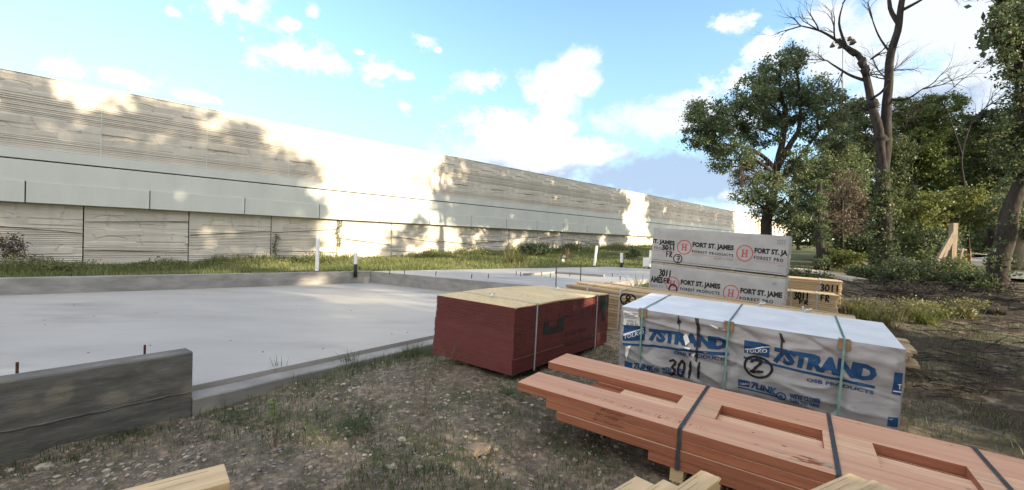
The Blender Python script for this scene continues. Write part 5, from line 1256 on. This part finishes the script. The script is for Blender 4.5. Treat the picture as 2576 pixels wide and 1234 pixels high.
def scatter_stones():
    rg = np.random.default_rng(12)
    bm = bmesh.new(); bmesh.ops.create_icosphere(bm, subdivisions=1, radius=1); bm.verts.ensure_lookup_table()
    bv = np.array([v.co[:] for v in bm.verts]); bf = np.array([[v.index for v in f.verts] for f in bm.faces]); bm.free()
    def make(name, n, smin, smax, mat, label, seed, thr, f_, xr=(-4, 3.5)):
        rg = np.random.default_rng(seed); t = rg.uniform(0, 1, n); Yd = 1.7 + 6.3*t**1.25; X = rg.uniform(-1.3, .75, n)*Yd; Y = Yd
        g = fnoise(X, Y, .8, f_); m = rg.uniform(0, 1, n) < np.clip((g-thr)*4, .08, 1)
        m &= ((X-P1.x)*EU.x + (Y-P1.y)*EU.y > .28)
        X, Y = X[m], Y[m]; k = len(X); s = smin*(smax/smin)**(rg.uniform(0, 1, k)**2.6)
        z = gz(X, Y) + (fnoise(X, Y, 1.1, 3)-.5)*.13 + (fnoise(X, Y, 5, 9)-.5)*.075
        jit = rg.uniform(.72, 1.25, (k, len(bv), 1)); V = bv[None]*jit*s[:, None, None]*np.stack([rg.uniform(.8, 1.6, k), rg.uniform(.7, 1.2, k), rg.uniform(.35, .75, k)], 1)[:, None, :]
        a = rg.uniform(0, 6.28, k); ca, sa = np.cos(a)[:, None], np.sin(a)[:, None]
        V = np.stack([V[..., 0]*ca - V[..., 1]*sa + X[:, None], V[..., 0]*sa + V[..., 1]*ca + Y[:, None], V[..., 2] + z[:, None] + s[:, None]*.15], -1)
        F = bf[None] + np.arange(k)[:, None, None]*len(bv); o = meshobj(name, V.reshape(-1, 3), F.reshape(-1, 3), MAT[mat]); tag(o, label, 'gravel', kind='stuff')
    make('gravel', 16000, .003, .024, 'stone', 'pale limestone gravel strewn over the dark foreground soil', 1, .38, 41)
    make('grey_gravel', 15000, .003, .015, 'greystone', 'finer grey gravel and chips among the foreground soil', 2, .36, 47)
scatter_stones()
def rock(px, py, Y, rx, ry, rz, mat, label, seed, group='rocks lying in the dirt'):
    c = at(px, py, Y); z = g1(c.x, c.y); bm = bmesh.new(); bmesh.ops.create_icosphere(bm, subdivisions=3, radius=1)
    for v in bm.verts: v.co = v.co*(1 + .35*noise.fractal(v.co*1.3 + Vector((seed, 0, 0)), 1., 2., 3)); v.co = Vector((v.co.x*rx, v.co.y*ry, v.co.z*rz))
    o = obj('rock', bm, MAT[mat]); o.location = (c.x, c.y, z + rz*.2); tag(o, label, 'rock', group); return o
def onz(px, py, z=0.):
    d = ray(px, py); return (z-EYE)/d.z
rock(1196, 1135, onz(1196, 1135, .03), .11, .09, .035, 'rock', 'rounded tan lump of earth rock left of the beam ends', 1)
rock(1010, 1125, onz(1010, 1125), .035, .03, .02, 'stone', 'small pale stone between dark grass patches in the foreground', 2)
rock(985, 1190, onz(985, 1190), .05, .04, .025, 'stone', 'pale stone at the bottom centre of the foreground', 3)
rock(110, 1175, onz(110, 1175), .055, .035, .02, 'stone', 'flat pale stone at the left edge below the formed wall', 4)
rock(330, 1110, onz(330, 1110), .05, .04, .025, 'rock', 'flat tan stone below the end of the formed wall', 5)
rock(545, 1070, onz(545, 1070), .035, .03, .02, 'rock', 'tan stone just below the corner of the formed wall', 6)
rock(1255, 1075, onz(1255, 1075), .06, .04, .03, 'rock', 'tan stone beside the lowest beam end', 7)
rock(700, 1178, onz(700, 1178), .04, .03, .02, 'stone', 'pale stone right of the single plank end', 8)
rock(2440, 790, 10.2, .16, .12, .1, 'stone', 'pale stone at the edge of the sunlit weeds', 9)
rock(2315, 775, 10.8, .2, .16, .16, 'rock', 'grey tan boulder at the left end of the log heap', 10)

# plants near the camera
def sprig():
    c = at(688, 1075, onz(688, 1075)); t = thing('leafy_sprig', 'bright green leafy sprig standing in the gravel below the slab edge', 'plant', (c.x, c.y, g1(c.x, c.y))); bm = bmesh.new()
    tube(bm, [Vector((0, 0, -.02)), Vector((.005, 0, .1)), Vector((-.005, .01, .2))], .004, 6); obj('stem', bm, MAT['twig'], t); rg = random.Random(3)
    for k in range(11):
        z = .045 + .014*k; a = k*2.4; d = Vector((math.cos(a), math.sin(a)*.7, .35)); s = .058; side = Vector((-d.y, d.x, 0)).normalized(); b = Vector((0, 0, z)); bm = bmesh.new()
        pts = [b, b+d*s*.4+side*s*.42, b+d*s*.85+side*s*.38, b+d*s*1.25, b+d*s*.85-side*s*.38, b+d*s*.4-side*s*.42]
        bm.faces.new([bm.verts.new(p) for p in pts]); obj('leaf', bm, LEAF['sprig'], t)
sprig()
def twiggy(px, py, h, seed, label, mat='twig'):
    c = at(px, py, onz(px, py, .03)); base = Vector((c.x, c.y, g1(c.x, c.y)-.01)); t = thing('dry_weed', label, 'weed', base, group='thin dry weeds in the foreground'); rg = random.Random(seed); bm = bmesh.new()
    for k in range(4): twigs(bm, base.copy(), Vector((rg.uniform(-.5, .5), rg.uniform(-.3, .3), 1)), h*rg.uniform(.6, 1), .004, 2, rg, base, .7)
    obj('stems', bm, MAT[mat], t)
    r2 = np.random.default_rng(seed); P = r2.normal(size=(60, 3))*np.array([.1, .1, .07]) + np.array([0, 0, h*.6]); meshobj('leaves', leaf_quads(P, .025, r2), quads(60), LEAF['fgrass'], t)
twiggy(1060, 1065, .42, 3, 'leafless branching weed in the gravel left of the red panel stack')
twiggy(690, 1130, .26, 4, 'spindly weed rising in front of the bright green sprig')
twiggy(1130, 960, .30, 5, 'tangle of dry stalks at the near corner of the slab edge grass')
FG = 'grass tufts in the foreground'
tuft('grass_tuft', 'upright grass tuft at the slab edge above the green sprig', 700, 955, onz(700, 955, .05), .30, 26, .10, 'fgrass', 101, group=FG, w=.004, droop=.1)
tuft('grass_tuft', 'arching grass tuft midway along the slab edge', 880, 925, onz(880, 925, .08), .26, 60, .16, 'fgrass', 102, group=FG, w=.004, droop=.3)
tuft('grass_tuft', 'thick grass tuft by the near left corner of the red stack', 1040, 895, onz(1040, 895, .1), .22, 110, .2, 'fgrass', 103, group=FG, w=.004)
tuft('grass_tuft', 'low spreading dark tuft in the centre of the foreground', 900, 1090, onz(900, 1090, .02), .09, 130, .20, 'fgrass', 104, group=FG, w=.0035)
tuft('grass_tuft', 'low dark tuft between the plank and the tan earth lump', 960, 1160, onz(960, 1160, .02), .08, 150, .22, 'fgrass', 105, group=FG, w=.0035)
tuft('grass_tuft', 'dark tuft under the left ends of the beams', 1290, 1015, onz(1290, 1015, .04), .13, 120, .2, 'fgrass', 106, group=FG, w=.0035)
tuft('grass_tuft', 'small tuft on the gravel below the formed wall corner', 590, 1050, onz(590, 1050, .02), .08, 90, .18, 'fgrass', 107, group=FG, w=.0035)
tuft('grass_tuft', 'wispy tuft at the foot of the formed wall', 330, 1075, onz(330, 1075, .02), .09, 90, .2, 'fgrass', 108, group=FG, w=.0035)

# ------------------------------------------------------------------ brush heap, logs, kerb, road, post, car, mast
def log(px0, py0, px1, py1, Y0, Y1, r, label, seed):
    a, b = at(px0, py0, Y0), at(px1, py1, Y1); a.z = g1(a.x, a.y)+r*.7; b.z = g1(b.x, b.y)+r*.7; bm = bmesh.new(); n = 7
    tube(bm, wob([(b-a)*(k/n) for k in range(n+1)], .12, seed), [r*(1-.3*k/n) for k in range(n+1)], 9); o = obj('log', bm, MAT['bark'], None, True); o.location = a; tag(o, label, 'log', 'logs and fallen branches under the trees')
log(2320, 760, 2470, 770, 11.4, 11.0, .16, 'thick fallen log lying below the leaning tree', 1)
log(2350, 785, 2540, 815, 10.6, 9.9, .12, 'second fallen log in front of the thick one', 2)
log(2210, 745, 2400, 760, 12.3, 11.6, .05, 'thin fallen branch lying across the brush', 3)
log(2390, 742, 2560, 760, 12.2, 11.6, .06, 'crooked branch on the ground by the leaning trunk', 4)
def brush():
    rg = random.Random(14); bm = bmesh.new()
    for k in range(240):
        px, py = rg.uniform(2160, 2560), rg.uniform(715, 775); Y = 10.5 + (775-py)/60*4.5; p = at(px, py, Y); p.z = g1(p.x, p.y) + rg.uniform(0, .25); d = Vector((rg.uniform(-1, 1), rg.uniform(-1, 1), rg.uniform(-.15, .3))); l = rg.uniform(.4, 1.3)
        tube(bm, [p, p + d.normalized()*l*.5 + Vector((0, 0, .06)), p + d.normalized()*l], [.012, .009, .004], 4, False)
    for k in range(260):
        px, py = rg.uniform(2290, 2600), rg.uniform(775, 1000); p = at(px, py, (g1(6, 5)-EYE)/ray(px, py).z); p.z = g1(p.x, p.y) + .02; d = Vector((rg.uniform(-1, 1), rg.uniform(-1, 1), rg.uniform(-.02, .12))); l = rg.uniform(.12, .5)
        tube(bm, [p, p + d.normalized()*l*.5 + Vector((0, 0, .02)), p + d.normalized()*l], [.007, .006, .003], 4, False)
    o = obj('brush_heap', bm, MAT['bark']); tag(o, 'tangled heap of cut brush and dead twigs under the trees', 'brush', kind='stuff')
brush()
def ribbon(name, pts, w, mat, lift, kind='structure'):
    V = []; F = []; m = len(pts)
    for i, p in enumerate(pts):
        d = (pts[min(i+1, m-1)]-pts[max(i-1, 0)]).normalized(); n = Vector((d.y, -d.x, 0))
        for k in range(5):
            q = p + n*(k/4-.5)*w; V.append((q.x, q.y, max(g1(q.x, q.y), g1(p.x, p.y)) + lift))
    for i in range(m-1):
        for k in range(4): a = i*5+k; F.append([a, a+1, a+6, a+5])
    o = meshobj(name, V, F, MAT[mat]); tag(o, None, None, kind=kind); return o
def spl(pts, n=6):
    out = []; pts = [Vector((*p, 0)) for p in pts]
    for i in range(len(pts)-1):
        p0, p1, p2, p3 = pts[max(i-1, 0)], pts[i], pts[i+1], pts[min(i+2, len(pts)-1)]
        for k in range(n): t = k/n; out.append(.5*((2*p1) + (p2-p0)*t + (2*p0-5*p1+4*p2-p3)*t*t + (3*p1-p0-3*p2+p3)*t**3))
    return out + [pts[-1]]
ribbon('road', spl([(40, 9), (27, 12.5), (21.5, 17.5), (23.5, 25), (33, 33.5), (50, 44), (70, 60)]), 5.5, 'asphalt', .07)
ribbon('far_road', spl([(12, 60), (34, 56), (60, 58), (90, 66)]), 7, 'kerb', .09)
def kerb():
    bm = bmesh.new(); a = [at(1990, 684, 19), at(2060, 690, 17.6), at(2165, 701, 15.6)]
    for i in range(2):
        p, q = a[i].copy(), a[i+1].copy(); n = 6
        for k in range(n):
            u, v = p.lerp(q, k/n), p.lerp(q, (k+.985)/n); u.z = g1(u.x, u.y)+.03; v.z = g1(v.x, v.y)+.03; bar(bm, u, v, .62, .20)
    o = obj('road_kerb', bm, MAT['kerb']); tag(o, 'pale sunlit concrete kerb strip behind the yellow lumber bundles', 'kerb')
kerb()
def post():
    Y = 18.5; b = at(2392, 690, Y); b.z = g1(b.x, b.y)-.1; t = thing('braced_post', 'grey wooden post propped by two slanting braces among the trees', 'post', b)
    bm = bmesh.new(); bar(bm, Vector(), at(2399, 562, Y)-b, .2, .2, Vector((0, 1, 0))); obj('post', bm, MAT['oldwood'], t)
    for (x0, y0, x1, y1, dy) in ((2330, 690, 2400, 582, -.25), (2352, 680, 2394, 600, -.05)):
        bm = bmesh.new(); p = at(x0, y0, Y+dy); p.z = g1(p.x, p.y)-.05; bar(bm, p-b, at(x1, y1, Y+dy)-b, .13, .1, Vector((0, 1, 0))); obj('brace', bm, MAT['oldwood'], t)
    bm = bmesh.new(); bar(bm, at(2404, 700, Y-.3)-b, at(2422, 625, Y-.3)-b, .06, .06, Vector((0, 1, 0))); obj('side_stake', bm, MAT['oldwood'], t)
post()
o = thing('bucket', 'small white and blue bucket at the foot of the braced post', 'bucket', at(2408, 676, 18.2)); o.location.z = g1(o.location.x, o.location.y)
bm = bmesh.new(); tube(bm, [(0, 0, 0), (0, 0, .3)], [.12, .15], 14); obj('pail', bm, MAT['pvc'], o, True); bm = bmesh.new(); tube(bm, [(0, 0, .29), (0, 0, .32)], .158, 14); obj('rim', bm, MAT['blue'], o)
def barrel():
    p = at(2430, 650, 30); p.z = g1(p.x, p.y); t = thing('traffic_barrel', 'small orange barrel at the far bend of the road', 'barrel', p)
    bm = bmesh.new(); tube(bm, [(0, 0, 0), (0, 0, .95)], [.28, .22], 16); obj('drum', bm, MAT['orange'], t, True)
    for z in (.3, .6): bm = bmesh.new(); tube(bm, [(0, 0, z), (0, 0, z+.1)], [.272-z*.05, .268-z*.05], 16); obj('white_stripe', bm, MAT['pvc'], t)
barrel()
def car():
    p = at(2030, 603, 58); p.z = g1(p.x, p.y)+.1; t = thing('parked_car', 'white sport utility car on the far road seen under the oak branches', 'car', p, R(-60))
    prof = [(-2.3, .35), (2.3, .35), (2.35, .75), (2.2, 1.0), (1.3, 1.12), (.6, 1.68), (-1.5, 1.72), (-2.2, 1.15), (-2.35, .8)]
    bm = bmesh.new(); a = [bm.verts.new((x, -.9, z)) for x, z in prof]; b = [bm.verts.new((x, .9, z)) for x, z in prof]; bm.faces.new(a); bm.faces.new(b[::-1])
    for i in range(len(prof)): j = (i+1) % len(prof); bm.faces.new((a[j], a[i], b[i], b[j]))
    bmesh.ops.recalc_face_normals(bm, faces=bm.faces[:]); bmesh.ops.bevel(bm, geom=bm.edges[:], offset=.08, segments=2, affect='EDGES'); obj('body', bm, MAT['carpaint'], t, True)
    for sg in (-1, 1):
        bm = bmesh.new(); q = [(1.1, 1.14), (.55, 1.58), (-1.4, 1.6), (-1.9, 1.16)]; bm.faces.new([bm.verts.new((x, sg*.912, z)) for x, z in q]); bmesh.ops.solidify(bm, geom=bm.faces[:], thickness=.02); obj('side_window', bm, MAT['glass'], t)
        bm = bmesh.new(); box(bm, 2.30, 2.40, sg*.65-.2, sg*.65+.2, .72, .9, .02); obj('headlight', bm, MAT['shiny'], t)
        for x in (-1.4, 1.45):
            bm = bmesh.new(); tube(bm, [(x, sg*.72, .36), (x, sg*.94, .36)], .36, 18); w = obj('wheel', bm, MAT['tyre'], t); bm = bmesh.new(); tube(bm, [(x, sg*.945, .36), (x, sg*.955, .36)], .2, 12); obj('rim', bm, MAT['metal'], w)
    bm = bmesh.new(); bm.faces.new([bm.verts.new(v) for v in ((1.28, -.75, 1.15), (1.28, .75, 1.15), (.66, .68, 1.65), (.66, -.68, 1.65))]); bmesh.ops.solidify(bm, geom=bm.faces[:], thickness=-.04); obj('windscreen', bm, MAT['glass'], t)
    bm = bmesh.new(); box(bm, 2.34, 2.44, -.45, .45, .5, .85, .02); obj('grille', bm, MAT['black'], t); bm = bmesh.new(); box(bm, 2.33, 2.46, -.85, .85, .36, .48, .02); obj('bumper', bm, MAT['black'], t)
car()
def mast():
    Y = 75; p = at(2121, 640, Y); p.z = g1(p.x, p.y)-.2; t = thing('light_mast', 'very tall thin lighting mast with a ring of floodlights, behind the trees', 'light mast', p); top = at(2121, 96, Y)-p
    bm = bmesh.new(); tube(bm, [Vector(), top], [.28, .13], 10); obj('pole', bm, MAT['metal'], t, True)
    bm = bmesh.new(); c = top*.985
    pts = [c + Vector((math.cos(a*math.pi/8)*1.5, math.sin(a*math.pi/8)*1.5, 0)) for a in range(17)]; tube(bm, pts, .07, 6)
    for a in range(0, 16, 4): tube(bm, [c, pts[a]], .05, 5)
    obj('lamp_ring', bm, MAT['metal'], t)
    for a in range(0, 16, 3):
        bm = bmesh.new(); q = pts[a]; tube(bm, [q + Vector((0, 0, .1)), q - Vector((0, 0, .25)), q - Vector((0, 0, .55))], [.12, .3, .42], 10); obj('floodlight', bm, MAT['rebar'], t)
mast()
for k, (px, py, Y, l) in enumerate(((1417, 653, 24, 'scrap of white litter on the lawn above the pale grass clump'), (1730, 654, 27, 'scrap of white litter on the lawn near the lumber packs'), (1419, 638, 29, 'tiny white litter scrap high on the lawn'))):
    c = at(px, py, Y); 
    if k == 1: c = at(1498-80, 660, 25)
    bm = bmesh.new(); bmesh.ops.create_icosphere(bm, subdivisions=2, radius=.09)
    for v in bm.verts: v.co = v.co*(1+.5*noise.noise(v.co*14+Vector((k, 0, 0)))); v.co.z *= 1.3
    if k != 1: o = obj('litter', bm, MAT['litter']); o.location = (c.x, c.y, g1(c.x, c.y)+.12); tag(o, l, 'litter', 'white litter on the lawn')
    else: bm.free()

# ------------------------------------------------------------------ unseen trees placed outside the picture to the right to shade the plot
def shade_trees():
    r1 = random.Random(77)
    B = []
    for k in range(20):
        if k in (1, 4, 6, 9, 12): continue
        a = k*2.4; z = 4.3 + 4.9*(k/19); rr = 3.0*math.sin(math.pi*min(1, (.22+.78*(1-k/19)))); B.append(((math.cos(a)*rr, math.sin(a)*rr, z), (1.6, 1.6, 1.0)))
    B2 = [((math.cos(k*2.4)*2.6*math.sin(math.pi*(.25+.6*k/12)), math.sin(k*2.4)*2.6*math.sin(math.pi*(.25+.6*k/12)), 7.3+2.6*k/12), (1.5, 1.5, .8)) for k in range(13)]
    protos = []
    for bl, sd_ in ((B, 78), (B2, 79)):
        pc = crown('crown', bl, LEAF['dark'], None,   .32, sd_, .95 if sd_ == 78 else 1.9, .45, 40); bm = bmesh.new()
        limbs(bm, [([Vector((0, 0, -.2)), Vector((.1, 0, 2.5)), Vector((-.1, .1, 5)), Vector((0, 0, 8.6))], .26, .06)] + [([Vector((0, 0, b[0][2]-1.6)), Vector(b[0])*.6+Vector((0, 0, b[0][2]*.3)), Vector(b[0])], .08, .03) for b in bl[::2]], Vector(), 8)
        protos.append([pc, obj('trunk', bm, MAT['bark'], None, True), True])
    m = Vector((-math.cos(SUN_AZ), math.sin(SUN_AZ), 0)); d = Vector((math.sin(SUN_AZ), math.cos(SUN_AZ), 0))
    for (c, a, s, kd) in SHADE:                                            # c across the sunlight, a towards the sun
        p = m*c + d*a
        t = thing('shade_tree', 'unseen leafy tree outside the picture on the right, placed to shade the plot', 'tree', (p.x, p.y, g1(p.x, p.y)), r1.uniform(0, 6), 'shade trees outside the picture')
        t.scale = (s, s, s)
        pr = protos[kd]
        for q in pr[:2]:
            if not pr[2]: q = q.copy(); C.objects.link(q)
            q.parent = t
        pr[2] = False
SHADE = [(-9, 14, 1.8, 0), (-1.5, 13, 1.75, 0), (4.3, 15, 1.75, 0), (9, 23, 1.75, 1), (-6, 9, .85, 0), (0, 8, .8, 0), (3.2, 9, .8, 0), (4.5, 12, .85, 0), (9, 15, .85, 0), (7, 12, .5, 0), (9.0, 13.5, .5, 0), (1.7, 10, .6, 0), (4, 10, .5, 0), (17, 17, .75, 0), (29, 17, 1.7, 1), (35, 16, 1.75, 1), (41, 19, 1.7, 1), (57, 24, 1.75, 1), (66, 26, 1.8, 1), (75, 28, 1.8, 1)]  # tall ones follow the wall shadows; low ones added to block stray sun
shade_trees()
